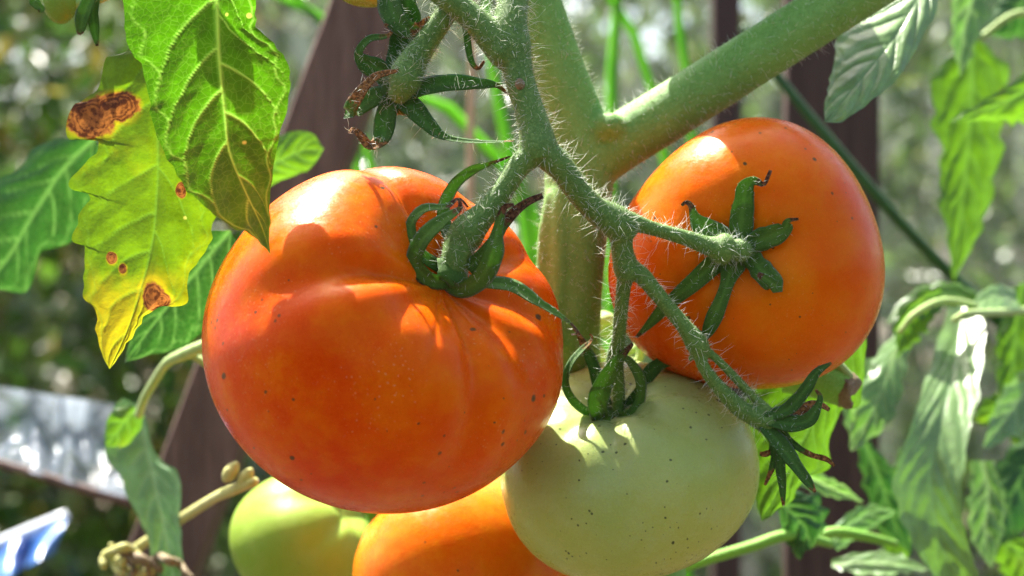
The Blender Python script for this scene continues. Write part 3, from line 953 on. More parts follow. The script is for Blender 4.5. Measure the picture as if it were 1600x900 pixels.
tr = [
    # stalk from above to the first fork
    ptube([(806, -60, -70, 46), (802, 0, -90, 44), (797, 40, -105, 50), (800, 75, -112, 56), (808, 103, -118, 44), (815, 134, -124, 42), (826, 168, -130, 42), (836, 202, -136, 47), (841, 230, -140, 56), (846, 250, -142, 50)], 60, 20, 1.1),
    # the branch joining from the upper left
    ptube([(660, -38, -120, 38), (700, -4, -118, 38), (738, 28, -116, 38), (770, 60, -114, 46), (790, 84, -114, 48), (800, 100, -116, 36)], 30, 18, 1.1),
    ptube([(786, 70, -120, 34), (784, 82, -122, 38), (790, 94, -122, 30)], 8, 14, 1.1),
    # stalk of the large tomato
    ptube([(846, 222, -140, 30), (832, 240, -143, 38), (812, 258, -146, 34), (795, 283, -149, 32), (778, 308, -151, 33), (760, 331, -153, 36), (744, 347, -154, 43), (731, 362, -154, 51), (720, 380, -154, 48), (712, 402, d0 + 4, 42), (704, 428, d0 + 6, 38)], 44, 20, 1.1),
    # branch to the right node
    ptube([(836, 228, -140, 34), (858, 244, -141, 43), (880, 266, -136, 38), (903, 298, -126, 37), (928, 325, -115, 38), (950, 340, -106, 46), (968, 352, -100, 50), (975, 372, -95, 38)], 36, 20, 1.1),
    # stalk of the orange tomato
    ptube([(955, 340, -104, 38), (985, 346, -98, 28), (1017, 356, -92, 21), (1048, 365, -86, 21), (1075, 373, -80, 23), (1100, 382, -74, 26), (1114, 386, -73, 32), (1122, 388, -72, 42), (1131, 389, -72, 46), (1139, 390, -71, 40), (1144, 391, -69, 26), (1150, 391, -65, 32), (1157, 391, -58, 34), (1163, 390, -44, 26)], 54, 20, 1.1),
    # downwards to the second fork
    ptube([(970, 352, -100, 42), (971, 376, -94, 33), (973, 395, -88, 32), (979, 420, -80, 37), (984, 432, -76, 33)], 20, 18, 1.1),
    # stalk of the green tomato
    ptube([(980, 418, -80, 27), (975, 445, -66, 22), (972, 470, -50, 20), (969, 500, -28, 20), (966, 530, 0, 20), (962, 554, 24, 25), (961, 572, 40, 25), (966, 600, 58, 19), (967, 625, d2 - 6, 18), (964, 650, d2 - 2, 20)], 40, 18, 1.1),
    # tail
    ptube([(982, 416, -80, 27), (1003, 431, -78, 26), (1022, 453, -76, 23), (1040, 475, -74, 22), (1057, 495, -72, 22), (1073, 515, -70, 24), (1088, 535, -66, 33), (1095, 550, -63, 28)], 34, 18, 1.1),
    ptube([(1090, 540, -66, 21), (1097, 568, -62, 18), (1109, 588, -58, 19), (1123, 605, -54, 21), (1140, 623, -48, 24), (1157, 639, -42, 26), (1176, 650, -36, 27), (1192, 657, -30, 32), (1203, 662, -26, 35)], 34, 16, 1.1),
    ptube([(1092, 540, -66, 17), (1107, 550, -62, 13), (1122, 563, -58, 12), (1139, 580, -52, 13), (1155, 597, -46, 13), (1172, 615, -40, 13), (1187, 630, -34, 14), (1202, 646, -30, 18)], 34, 14, 1.1),
    ptube([(1090, 548, -58, 14), (1082, 556, -54, 10), (1077, 564, -52, 5)], 8, 10, 1.1),
]
tv, tf = join(tr)
fv, ff = fuse(tv, tf, 0.00034, 5)
TR = mk('fruit_truss', fv, ff, M['truss'], PLANT)
hair_part(TR, fv, ff, 3600, 11000, M['hair'], 42, 6, 40)

v, f = ptube([(812, 124, -143, 8), (812, 129, -145, 15), (813, 134, -145, 16), (814, 140, -143, 8)], 10, 12)
mk('scar', v, f, M['dead'], TR)
# stalk and empty calyx, upper left
uv_, uf_ = ptube([(716, -6, -108, 30), (697, 22, -100, 33), (680, 46, -96, 36), (663, 70, -96, 39), (648, 92, -98, 44), (637, 112, -102, 52), (632, 128, -106, 52), (626, 142, -106, 40), (618, 154, -100, 30)], 34, 18)
fv, ff = fuse(uv_, uf_, 0.0004, 5)
o = mk('calyx_stalk', fv, ff, M['truss'], PLANT)
hair_part(o, fv, ff, 420, 2200, M['hair'], 43, 7, 34)
e0 = -92
calyx(PLANT, (618, 152), 30, e0, (-0.2, -0.9, -0.3), [
    dict(p=[(630, 150, e0 - 4, 30), (660, 138, e0 - 8, 32), (706, 131, e0 - 10, 29), (752, 132, e0 - 10, 19), (776, 134, e0 - 8, 9), (795, 148, e0 - 4, 5)], dry=0.88, n=(0.1, -0.9, 0.4)),
    dict(p=[(622, 152, e0 - 4, 28), (642, 168, e0 - 8, 34), (666, 193, e0 - 12, 27), (692, 214, e0 - 14, 15), (740, 222, e0 - 16, 10), (803, 221, e0 - 16, 4)], dry=0.93, n=(0.1, -0.9, 0.3), n1=(0, -0.5, 0.85)),
    dict(p=[(614, 154, e0 - 4, 28), (604, 180, e0 - 8, 33), (600, 208, e0 - 12, 30), (593, 223, e0 - 20, 24), (577, 228, e0 - 26, 16), (564, 212, e0 - 26, 13), (552, 202, e0 - 24, 9), (545, 209, e0 - 22, 4)], dry=0.52, n=(0, -1, 0.1), n1=(-0.3, -0.7, 0.6)),
    dict(p=[(612, 150, e0 - 4, 26), (585, 152, e0 - 4, 30), (558, 172, e0 - 8, 26), (546, 178, e0 - 20, 24), (553, 160, e0 - 30, 24), (570, 136, e0 - 34, 18), (590, 118, e0 - 34, 12), (628, 109, e0 - 34, 4)], dry=0.5, n=(-0.3, -0.9, 0.2), n1=(-0.4, -0.9, 0.1), fold=0.12),
    dict(p=[(612, 142, e0, 26), (597, 112, e0 + 6, 32), (573, 100, e0 + 8, 26), (561, 82, e0 + 6, 15), (578, 61, e0 + 2, 12), (604, 57, e0, 9), (613, 48, e0, 6), (601, 38, e0, 5)], dry=0.8, n=(-0.1, -0.9, -0.3), n1=(-0.4, -0.8, 0.4)),
    dict(p=[(620, 142, e0 + 8, 28), (625, 100, e0 + 18, 42), (632, 62, e0 + 24, 44), (637, 28, e0 + 24, 38), (636, -6, e0 + 20, 22)], dry=1.2, n=(0, -0.95, -0.2)),
], M['sepal_dark'], 44, 'empty_calyx', 260, 30, 'dark green empty calyx with brown curled sepal tips')
# the curled sepal and hook hanging from above
calyx(PLANT, (602, -22), 24, -60, (0.1, 0, -1), [
    dict(p=[(604, -18, -66, 30), (609, 4, -80, 36), (619, 28, -92, 36), (636, 45, -98, 28), (656, 44, -100, 19), (672, 29, -100, 8), (675, 53, -104, 4)], dry=0.62, n=(-0.5, -0.8, 0.2), n1=(0.1, -0.8, -0.5)),
    dict(p=[(716, -16, -94, 14), (728, 30, -96, 14), (732, 72, -98, 12), (738, 98, -100, 9), (748, 107, -100, 6), (757, 95, -100, 4)], dry=0.84, n=(-0.3, -0.9, 0)),
], M['sepal_dark'], 45, 'curled_calyx', 160, 22)

# end-of-truss calyx, lower right
f0 = -30
calyx(PLANT, (1201, 657), 20, f0, (0.6, -0.6, -0.4), [
    dict(p=[(1200, 650, f0 - 6, 18), (1230, 640, f0 - 14, 21), (1256, 612, f0 - 20, 19), (1275, 583, f0 - 22, 13), (1299, 567, f0 - 22, 4)], dry=0.95, n=(0.2, -0.9, 0.4)),
    dict(p=[(1200, 656, f0 - 8, 22), (1235, 663, f0 - 18, 27), (1262, 657, f0 - 26, 23), (1277, 636, f0 - 28, 13), (1281, 620, f0 - 28, 8), (1274, 609, f0 - 28, 4)], dry=0.93, n=(0.1, -0.9, 0.4)),
    dict(p=[(1212, 652, f0 + 8, 12), (1240, 646, f0 + 14, 15), (1267, 634, f0 + 18, 15), (1284, 634, f0 + 18, 10), (1296, 641, f0 + 18, 6)], dry=0.2, n=(0, -0.9, 0.4)),
    dict(p=[(1193, 664, f0 - 10, 20), (1218, 694, f0 - 20, 27), (1246, 732, f0 - 24, 20), (1263, 754, f0 - 24, 14), (1274, 769, f0 - 24, 5)], dry=0.93, n=(0.2, -0.9, 0.2)),
    dict(p=[(1205, 664, f0 + 6, 18), (1226, 690, f0 + 12, 22), (1219, 724, f0 + 10, 17), (1222, 756, f0 + 8, 13), (1224, 790, f0 + 8, 4)], dry=0.95),
    dict(p=[(1210, 664, f0 + 10, 12), (1240, 694, f0 + 18, 10), (1266, 710, f0 + 18, 9), (1290, 717, f0 + 16, 8), (1304, 728, f0 + 16, 5)], dry=0.55),
    dict(p=[(1204, 670, f0 + 8, 12), (1209, 705, f0 + 12, 10), (1206, 731, f0 + 12, 9), (1195, 758, f0 + 12, 4)], dry=0.7),
    dict(p=[(1206, 672, f0 + 10, 10), (1206, 702, f0 + 14, 9), (1196, 709, f0 + 10, 9), (1187, 709, f0 + 8, 6)], dry=0.6),
], M['sepal_dark'], 46, 'empty_calyx', 60, 14)

# cut side-shoot stub with dry end, behind the orange tomato
def stub():
    v, f = ptube([(1225, 584, 290, 60), (1262, 588, 285, 60), (1296, 600, 280, 58), (1318, 609, 278, 54)], 14, 18)
    v2, f2 = ptube([(1306, 611, 278, 40), (1318, 611, 276, 57), (1326, 609, 276, 54), (1330, 613, 276, 36)], 10, 18)
    o = mk('cut_shoot_stub', v, f, M['stalk_green'], PLANT)
    r = np.random.default_rng(3)
    v2 = v2 + r.normal(0, 1.6 * S, v2.shape)
    mk('dry_end', v2, f2, M['dead'], o)
    v, f = ptube([(1286, 545, 270, 13), (1305, 563, 268, 13), (1322, 582, 268, 14), (1337, 598, 268, 12)], 12, 12)
    mk('shoot_stalk', v, f, M['stalk'], PLANT)
stub()
# pale curling tendrils seen between truss and stem
for k, pts in enumerate([
    [(925, 520, 420, 16), (945, 500, 420, 22), (965, 505, 425, 18), (990, 520, 430, 16), (1002, 545, 430, 15), (995, 565, 430, 12), (978, 560, 430, 10)],
    [(905, 545, 440, 20), (930, 548, 440, 24), (950, 560, 445, 18), (1000, 540, 450, 16), (1015, 500, 450, 18)],
    [(925, 505, 460, 40), (945, 508, 460, 44), (958, 520, 460, 30)]]):
    v, f = ptube(pts, 26, 12)
    mk('young_shoot', v, f, M['stalk'], PLANT)

# ------------------------------------------------------------------ leaves
def leaf(name, mid, left, right, mat, parent, depth=(0, 0), cup=0.25, nv=7, nt=110, ns=26, seed=1, blight=(), sick=0.0, sick_t=0.0, wave=3.0, ser=1.2, slope=0.2, vw=2.4, relief=3.0, thick=1.2, tilt=0.0, label=None, teeth=None):
    """mid/left/right pixel polylines from the leaf base to its tip; depth: list of depths along it"""
    r = np.random.default_rng(seed)
    m = spline(mid, nt)
    l = spline(left, nt)
    g = spline(right, nt)
    ser_f = np.minimum(1, np.linspace(0, 1, nt) * (1 - np.linspace(0, 1, nt)) * 14)[:, None]
    l = l + np.stack((noise1(nt, 3, ser, seed + 1), noise1(nt, 3, ser, seed + 2)), 1) * ser_f
    g = g + np.stack((noise1(nt, 3, ser, seed + 3), noise1(nt, 3, ser, seed + 4)), 1) * ser_f
    u = np.linspace(0, 1, nt)
    if teeth:                                  # toothed, lobed margin
        for e, ph in ((l, 0.0), (g, 0.4)):
            q = (u * teeth[0] + ph) % 1.0
            cut = np.where(q < 0.75, q / 0.75, (1 - q) / 0.25) * teeth[1] * np.minimum(1, (1 - u) * 6)
            e -= (e - m) * cut[:, None]
    dep = np.interp(u, np.linspace(0, 1, len(depth)), depth)
    dq = np.pad(dep, nt // 8, mode='reflect', reflect_type='odd')
    dep = np.convolve(dq, np.ones(nt // 8 * 2 + 1) / (nt // 8 * 2 + 1), mode='valid')
    L = np.linalg.norm(np.diff(m, axis=0), axis=1).sum()
    ss = np.linspace(-1, 1, 2 * ns + 1)
    V, VE, BL = [], [], []
    tk = np.linspace(0.02, 0.86, nv)
    tkr = tk + r.uniform(-0.3, 0.3, nv) * 0.84 / nv
    tkl = tk + 0.45 / nv + r.uniform(-0.3, 0.3, nv) * 0.84 / nv
    w1 = noise1(nt, nt / 6, wave, seed + 5)
    w2 = noise1(nt, nt / 6, wave, seed + 6)
    for i in range(nt):
        for s in ss:
            e = g[i] if s > 0 else l[i]
            a = abs(s)
            q = m[i] * (1 - a) + e * a
            hw = np.linalg.norm(e - m[i])
            sg = 1 if s > 0 else -1
            tt = u[i]
            off = 0.0 if sg > 0 else 0.45 / nv
            lines = (tkr if sg > 0 else tkl) + slope * (0.75 * a + 0.75 * a * a) * (1 - 0.4 * tk)
            dist = np.abs(tt - lines).min() * L * 0.9
            vein = math.exp(-(dist / (vw * (1.1 - 0.7 * a))) ** 2) * (1 - a ** 6)
            arch = abs(a - 0.86 + 0.07 * math.cos((tt - slope * 0.6 - off) * 6.283 / (0.84 / nv))) * hw
            vein = max(vein, 0.6 * math.exp(-(arch / (vw * 0.7)) ** 2))
            midv = math.exp(-((a * hw) / (vw * 1.7 * (1.15 - tt))) ** 2)
            vein = max(vein, midv)
            pucker = min(1.0, dist / (0.5 * L / nv)) * min(1.0, a * hw / 14.0) * (1 - a ** 4)
            dd = dep[i] + cup * hw * a * a + (w1[i] if s > 0 else w2[i]) * a * a - relief * pucker + relief * 0.4 * vein + tilt * s * hw
            V.append(P(q[0], q[1], dd))
            VE.append(vein)
            b = 0.0
            for (bx, by, brx, bry) in blight:
                k = math.hypot((q[0] - bx) / brx, (q[1] - by) / bry)
                b = max(b, min(1.0, max(0.0, 1.5 - k)))
            BL.append(b)
    n = len(ss)
    V = np.array(V)
    f = [(i * n + j, i * n + j + 1, (i + 1) * n + j + 1, (i + 1) * n + j) for i in range(nt - 1) for j in range(n - 1)]
    o = mk(name, V, f, mat, parent, attrs={'vein': VE, 'blight': BL, 'sick': np.repeat(sick + sick_t * (u - 0.45), n)})
    if label:
        o['label'] = label
    return o

# bright leaf at the upper left
L1 = leaf('leaf', [(330, -60), (338, 0), (342, 89), (351, 178), (358, 236), (380, 292), (408, 352), (423, 398)],
     [(170, -40), (191, 0), (199, 70), (222, 104), (231, 150), (240, 195), (267, 258), (302, 307), (351, 347), (388, 366), (410, 384), (423, 398)],
     [(400, -70), (401, -20), (400, 36), (427, 67), (449, 98), (453, 135), (446, 175), (436, 213), (425, 284), (422, 340), (421, 378), (423, 398)],
     M['leaf_bright'], PLANT, (-140, -165, -200, -295), 0.12, 6, 150, 34, 51, vw=2.1, relief=5, tilt=-0.1, label='bright backlit pointed leaf over the largest tomato')
leaf('leaf', [(262, -250), (272, -200), (285, -150), (296, -90)], [(255, -245), (232, -200), (250, -140), (296, -90)], [(275, -245), (312, -200), (316, -140), (296, -90)], M['leaf_bright'], PLANT, (-20, -40, -60), 0.2, 6, 60, 16, 59)
# leaves added out of view above the frame to shade the orange tomato
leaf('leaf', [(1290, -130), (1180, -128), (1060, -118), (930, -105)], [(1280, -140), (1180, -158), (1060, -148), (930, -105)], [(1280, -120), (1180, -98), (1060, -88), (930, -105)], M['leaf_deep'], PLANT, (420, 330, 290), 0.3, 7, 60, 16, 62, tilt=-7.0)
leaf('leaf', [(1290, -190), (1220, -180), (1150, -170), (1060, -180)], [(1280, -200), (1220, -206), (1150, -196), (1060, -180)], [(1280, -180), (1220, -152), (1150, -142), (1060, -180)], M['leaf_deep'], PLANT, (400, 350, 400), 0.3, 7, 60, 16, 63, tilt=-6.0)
# blighted leaf behind it
leaf('leaf', [(262, 40), (252, 120), (247, 200), (246, 290), (236, 390), (205, 500), (171, 577)],
     [(215, 62), (195, 80), (165, 93), (151, 138), (122, 160), (106, 182), (108, 218), (147, 216), (153, 232), (111, 278), (112, 294), (137, 304), (114, 373), (133, 389), (131, 440), (131, 467), (147, 487), (157, 547), (171, 577)],
     [(300, 60), (330, 130), (345, 220), (345, 300), (333, 353), (328, 378), (300, 420), (291, 440), (290, 475), (262, 478), (246, 480), (228, 492), (215, 510), (193, 547), (171, 577)],
     M['leaf_yellow'], PLANT, (10, -10, -30, -60), 0.1, 7, 150, 34, 52, blight=[(142, 185, 38, 30), (180, 165, 36, 26), (238, 462, 18, 24), (250, 470, 17, 12), (175, 403, 8, 9), (192, 420, 6, 8), (283, 298, 8, 12)], vw=2.0, ser=1.5, relief=3.5, sick_t=0.3, label='yellowing leaf with brown blight patches')
# darker leaves further back on the left
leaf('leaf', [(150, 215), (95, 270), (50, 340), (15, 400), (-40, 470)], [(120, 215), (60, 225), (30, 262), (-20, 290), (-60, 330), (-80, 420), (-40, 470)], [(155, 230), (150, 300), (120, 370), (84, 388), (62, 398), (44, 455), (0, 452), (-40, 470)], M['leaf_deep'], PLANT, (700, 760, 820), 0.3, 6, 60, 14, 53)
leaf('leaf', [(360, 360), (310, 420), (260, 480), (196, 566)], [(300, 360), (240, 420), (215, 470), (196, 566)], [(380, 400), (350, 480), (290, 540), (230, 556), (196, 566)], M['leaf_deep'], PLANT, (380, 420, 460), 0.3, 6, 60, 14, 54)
leaf('leaf', [(395, 275), (440, 250), (475, 235), (506, 232)], [(400, 250), (430, 215), (480, 205), (506, 232)], [(400, 300), (440, 283), (485, 262), (506, 232)], M['leaf_lime'], PLANT, (700, 720), 0.2, 5, 40, 12, 55)
leaf('leaf', [(215, 632), (231, 704), (242, 757), (257, 825), (276, 930)], [(192, 622), (176, 640), (165, 694), (172, 726), (186, 742), (204, 787), (227, 832), (238, 881), (255, 920), (276, 930)], [(220, 635), (242, 704), (276, 738), (282, 770), (280, 802), (285, 862), (284, 900), (276, 930)], M['leaf_mid'], PLANT, (930, 840, 780), -0.25, 7, 70, 16, 56, label='grey-green drooping leaf at the lower left')
leaf('leaf', [(212, 640), (195, 660), (180, 680), (164, 698)], [(205, 630), (180, 640), (165, 665), (164, 698)], [(225, 650), (215, 680), (190, 698), (164, 698)], M['leaf_lime'], PLANT, (790, 800), 0.2, 4, 30, 10, 57)
for pts, m in (([(370, 520, 560, 18), (320, 540, 600, 20), (285, 555, 640, 20), (260, 568, 680, 15), (240, 598, 720, 14), (226, 622, 750, 14), (216, 650, 775, 13)], 'stalk'),
               ([(270, 560, 660, 14), (300, 556, 650, 12), (340, 580, 640, 14)], 'stalk'),
               ([(180, 880, 980, 16), (235, 842, 930, 16), (290, 806, 820, 16), (335, 778, 620, 16), (362, 766, 520, 18), (400, 752, 480, 14)], 'stalk_yellow')):
    v, f = ptube(pts, 30, 12)
    mk('leaf_stalk', v, f, M[m], PLANT)
for (x, y, rx) in ((362, 738, 15), (385, 748, 16)):
    v, f = ptube([(x - 12, y + 14, 500, 8), (x - 7, y + 7, 500, 20), (x, y - 2, 498, 24), (x + 6, y - 12, 496, 14), (x + 8, y - 17, 496, 4)], 12, 12)
    mk('withered_flower', v, f, M['stalk_yellow'], PLANT)
# shrivelled brown tangle low at the left
r = np.random.default_rng(9)
dl = empty('dried_foliage', P(205, 900, 780), 'curled yellow-brown dried foliage beside the drooping leaf, bottom left', 'dried leaves')
for k in range(7):
    x, y = 170 + 13 * k + r.normal(0, 10), 882 + r.normal(0, 16)
    pts = [(x, y, 780, 12)]
    an = r.uniform(0, 6.28)
    for q in range(6):
        an += r.normal(0.7, 0.5)
        x += 17 * math.cos(an)
        y += 17 * math.sin(an)
        pts.append((x, y, 780 + r.normal(0, 20), 17 - 2 * q + r.normal(0, 2)))
    v, f = ptube(pts, 30, 8)
    mk('curl', v, f, M['dead'] if k % 3 else M['stalk_yellow'], dl)

# grey lit leaf upper right
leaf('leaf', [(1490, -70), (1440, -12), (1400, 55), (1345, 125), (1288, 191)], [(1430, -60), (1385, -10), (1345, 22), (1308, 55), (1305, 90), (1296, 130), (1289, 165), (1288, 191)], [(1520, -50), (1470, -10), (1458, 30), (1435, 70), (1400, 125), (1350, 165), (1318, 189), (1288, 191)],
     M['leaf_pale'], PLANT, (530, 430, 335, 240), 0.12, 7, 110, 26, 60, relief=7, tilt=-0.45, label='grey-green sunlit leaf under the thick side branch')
# lime leaf behind the truss end, lower right
leaf('leaf', [(1330, 430), (1320, 520), (1290, 610), (1245, 710), (1190, 815)], [(1260, 470), (1200, 560), (1160, 650), (1170, 740), (1183, 789), (1190, 815)], [(1365, 440), (1359, 494), (1352, 560), (1347, 625), (1334, 640), (1316, 639), (1308, 655), (1297, 683), (1297, 725), (1285, 738), (1261, 744), (1240, 778), (1215, 800), (1190, 815)], M['leaf_lime'], PLANT, (400, 380, 360), 0.2, 7, 100, 22, 61, ser=2, label='lime backlit leaf behind the truss end')

# top-left fruitlet with folded sepals
T = empty('tomato', P(92, 0, 60), 'tiny brownish green fruitlet cropped by the top left edge', 'tomato')
vs, fs, pv = tomato_shape(40, 60, 2.1, 1.0, 0.05, 0.3, [], 5, 0.03)
w, ax, po = fit_tomato(vs, (66, -32, 122, 38), 60, (0.6, -0.2, 0.6), 0)
mk('fruit', w, fs, M['fruitlet'], T, attrs={'pole': pv})
for pts in ([(152, -30, 50, 14), (140, 0, 44, 20), (130, 25, 40, 22), (126, 48, 40, 14), (124, 55, 40, 5)], [(156, -30, 60, 12), (146, 10, 56, 18), (148, 45, 54, 16), (152, 72, 52, 4)], [(62, 0, 50, 10), (52, 4, 44, 12), (66, 14, 40, 10), (60, 18, 40, 4)]):
    sepal(pts, M['sepal'], T, dry=0.95)
v, f = ptube([(110, 5, 60, 20), (150, 0, 62, 16), (200, -25, 66, 16)], 12, 10)
mk('stalk', v, f, M['stalk'], T)
T = empty('tomato', P(572, 14, -40), 'small yellow-green fruitlet cropped by the top edge beside the curled calyx', 'tomato')
vs, fs, pv = tomato_shape(40, 60, 2.3, 0.9, 0.1, 0.3, [], 6, 0.03)
w, ax, po = fit_tomato(vs, (516, -72, 626, 12), -30, (0.1, 0.2, 0.9), 0)
mk('fruit', w, fs, M['fruitlet'], T, attrs={'pole': pv})

# ------------------------------------------------------------------ neighbouring plant at the right
NB = empty('tomato_plant', (P(1700, 0, 1500)[0], 1500 * S, 0.0), 'out-of-focus tomato plant with drooping glossy leaves at the right edge', 'plant')
v, f = ptube([(1700, -200, 1500, 70), (1690, 300, 1500, 74), (1700, 1000, 1500, 76), (1700, ground_y(1500), 1500, 84)], 40, 14)
mk('main_stem', v, f, M['stem'], NB)
for pts, m in (([(1700, 470, 1450, 20), (1610, 484, 1200, 14), (1560, 488, 1050, 13), (1510, 490, 900, 12), (1490, 500, 880, 10)], 'stalk'),
               ([(1560, 488, 1100, 10), (1480, 470, 1000, 12), (1430, 490, 950, 10), (1405, 520, 950, 9)], 'stalk'),
               ([(1700, 420, 1500, 16), (1600, 560, 1400, 10), (1560, 620, 1350, 8), (1555, 680, 1350, 8)], 'stalk'),
               ([(1700, 60, 1500, 18), (1600, 20, 1400, 12), (1530, 60, 1380, 10)], 'stalk'),
               ([(1020, 905, 720, 16), (1100, 876, 700, 17), (1170, 855, 690, 18), (1235, 836, 700, 18), (1300, 850, 760, 14)], 'stalk_green'),
               ([(1260, 850, 900, 18), (1300, 832, 900, 18), (1350, 838, 920, 16), (1400, 850, 950, 12)], 'stalk_green')):
    v, f = ptube(pts, 30, 10)
    mk('leaf_stalk', v, f, M[m], NB)
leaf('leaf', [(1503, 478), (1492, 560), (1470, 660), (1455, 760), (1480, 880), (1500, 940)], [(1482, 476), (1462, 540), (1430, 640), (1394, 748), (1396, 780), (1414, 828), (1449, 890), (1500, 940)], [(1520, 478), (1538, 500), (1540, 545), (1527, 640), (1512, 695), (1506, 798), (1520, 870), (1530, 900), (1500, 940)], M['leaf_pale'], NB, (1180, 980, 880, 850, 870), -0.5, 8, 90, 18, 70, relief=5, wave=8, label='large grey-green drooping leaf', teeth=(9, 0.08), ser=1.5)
leaf('leaf', [(1420, 500), (1390, 570), (1365, 640), (1330, 705)], [(1405, 510), (1352, 580), (1325, 655), (1330, 705)], [(1425, 510), (1418, 590), (1390, 665), (1330, 705)], M['leaf_grey'], NB, (1200, 1020, 960, 940), -0.3, 6, 50, 12, 71, relief=6, wave=10, teeth=(6, 0.22), ser=2.5)
leaf('leaf', [(1350, 690), (1375, 750), (1395, 810), (1425, 870)], [(1335, 690), (1345, 750), (1370, 820), (1425, 870)], [(1362, 690), (1405, 740), (1420, 800), (1425, 870)], M['leaf_deep'], NB, (1100, 1080), 0.2, 5, 50, 10, 72, teeth=(6, 0.22), relief=6, ser=2.0)
leaf('leaf', [(1620, 590), (1590, 630), (1560, 670), (1535, 700)], [(1610, 560), (1570, 600), (1545, 650), (1535, 700)], [(1640, 610), (1620, 660), (1580, 690), (1535, 700)], M['leaf_grey'], NB, (1250, 1050), -0.5, 5, 40, 10, 73, relief=6, teeth=(6, 0.22), ser=2.5)
leaf('leaf', [(1640, 690), (1600, 740), (1575, 790), (1555, 850)], [(1600, 670), (1555, 720), (1540, 780), (1555, 850)], [(1680, 740), (1650, 800), (1600, 840), (1555, 850)], M['leaf_deep'], NB, (1250, 1150), 0.2, 5, 40, 10, 74, teeth=(6, 0.22), relief=6, ser=2.0)
leaf('leaf', [(1600, 440), (1590, 500), (1585, 560), (1570, 640)], [(1580, 450), (1555, 520), (1555, 590), (1570, 640)], [(1640, 450), (1640, 540), (1610, 600), (1570, 640)], M['leaf_lime'], NB, (1350, 1300), 0.2, 5, 40, 10, 75, teeth=(6, 0.22), relief=6, ser=2.0)
leaf('leaf', [(1470, 455), (1440, 470), (1415, 500), (1400, 560)], [(1470, 440), (1430, 455), (1400, 490), (1400, 560)], [(1475, 470), (1460, 500), (1440, 530), (1400, 560)], M['leaf_lime'], NB, (1080, 1050), 0.2, 5, 40, 10, 76, teeth=(6, 0.22), relief=6, ser=2.0)
leaf('leaf', [(1300, 880), (1350, 878), (1400, 880), (1450, 890)], [(1300, 874), (1350, 860), (1410, 866), (1450, 890)], [(1300, 888), (1350, 900), (1400, 898), (1450, 890)], M['leaf_grey'], NB, (980, 960), -0.6, 5, 40, 10, 77, tilt=-2.0, teeth=(6, 0.22), relief=6, ser=2.0)
leaf('leaf', [(1520, 60), (1518, 160), (1510, 270), (1500, 350), (1489, 440)], [(1490, 80), (1455, 115), (1450, 175), (1466, 250), (1461, 300), (1476, 355), (1489, 440)], [(1545, 70), (1580, 110), (1574, 200), (1556, 300), (1530, 372), (1489, 440)], M['leaf_lime'], NB, (1400, 1380, 1350), 0.2, 7, 70, 14, 78, sick=-0.1, teeth=(6, 0.22), relief=6, ser=2.0)
leaf('leaf', [(1660, 110), (1600, 145), (1540, 172), (1485, 191)], [(1650, 70), (1600, 110), (1540, 150), (1485, 191)], [(1660, 190), (1600, 200), (1540, 190), (1485, 191)], M['leaf_lime'], NB, (1100, 1000), 0.3, 5, 50, 12, 79, sick=0.0, teeth=(6, 0.22), relief=6, ser=2.0)
leaf('leaf', [(1540, -50), (1520, 0), (1505, 60), (1500, 120)], [(1515, -50), (1485, 0), (1485, 70), (1500, 120)], [(1565, -50), (1560, 0), (1530, 70), (1500, 120)], M['leaf_grey'], NB, (1300, 1250), -0.5, 5, 40, 10, 80, relief=6, teeth=(6, 0.22), ser=2.5)
leaf('leaf', [(1640, -40), (1600, 0), (1575, 30), (1548, 55)], [(1590, -50), (1560, -10), (1545, 20), (1548, 55)], [(1660, 10), (1630, 50), (1590, 65), (1548, 55)], M['leaf_deep'], NB, (1500, 1450), 0.3, 5, 40, 10, 81, teeth=(6, 0.22), relief=6, ser=2.0)
leaf('leaf', [(1205, 765), (1235, 800), (1260, 830), (1250, 875)], [(1215, 775), (1216, 810), (1225, 850), (1250, 875)], [(1235, 765), (1285, 775), (1295, 820), (1250, 875)], M['leaf_deep'], NB, (700, 690), 0.3, 5, 50, 12, 82, teeth=(6, 0.22), relief=6, ser=2.0)
leaf('leaf', [(1230, 735), (1270, 750), (1310, 768), (1350, 785)], [(1240, 725), (1280, 735), (1320, 758), (1350, 785)], [(1240, 755), (1275, 772), (1310, 780), (1350, 785)], M['leaf_grey'], NB, (820, 840), -0.3, 5, 40, 10, 83, teeth=(6, 0.22), relief=6, ser=2.0)
leaf('leaf', [(1560, 840), (1590, 860), (1610, 900), (1620, 950)], [(1545, 850), (1560, 890), (1580, 930), (1620, 950)], [(1585, 830), (1630, 860), (1640, 910), (1620, 950)], M['leaf_lime'], NB, (1250, 1250), 0.2, 5, 40, 10, 84, sick=0.1, teeth=(6, 0.22), relief=6, ser=2.0)
leaf('leaf', [(1535, 720), (1545, 770), (1540, 830), (1550, 890)], [(1515, 720), (1510, 780), (1515, 840), (1550, 890)], [(1555, 720), (1575, 780), (1570, 840), (1550, 890)], M['leaf_grey'], NB, (1150, 1100), -0.3, 5, 40, 10, 85, teeth=(6, 0.22), relief=6, ser=2.0)

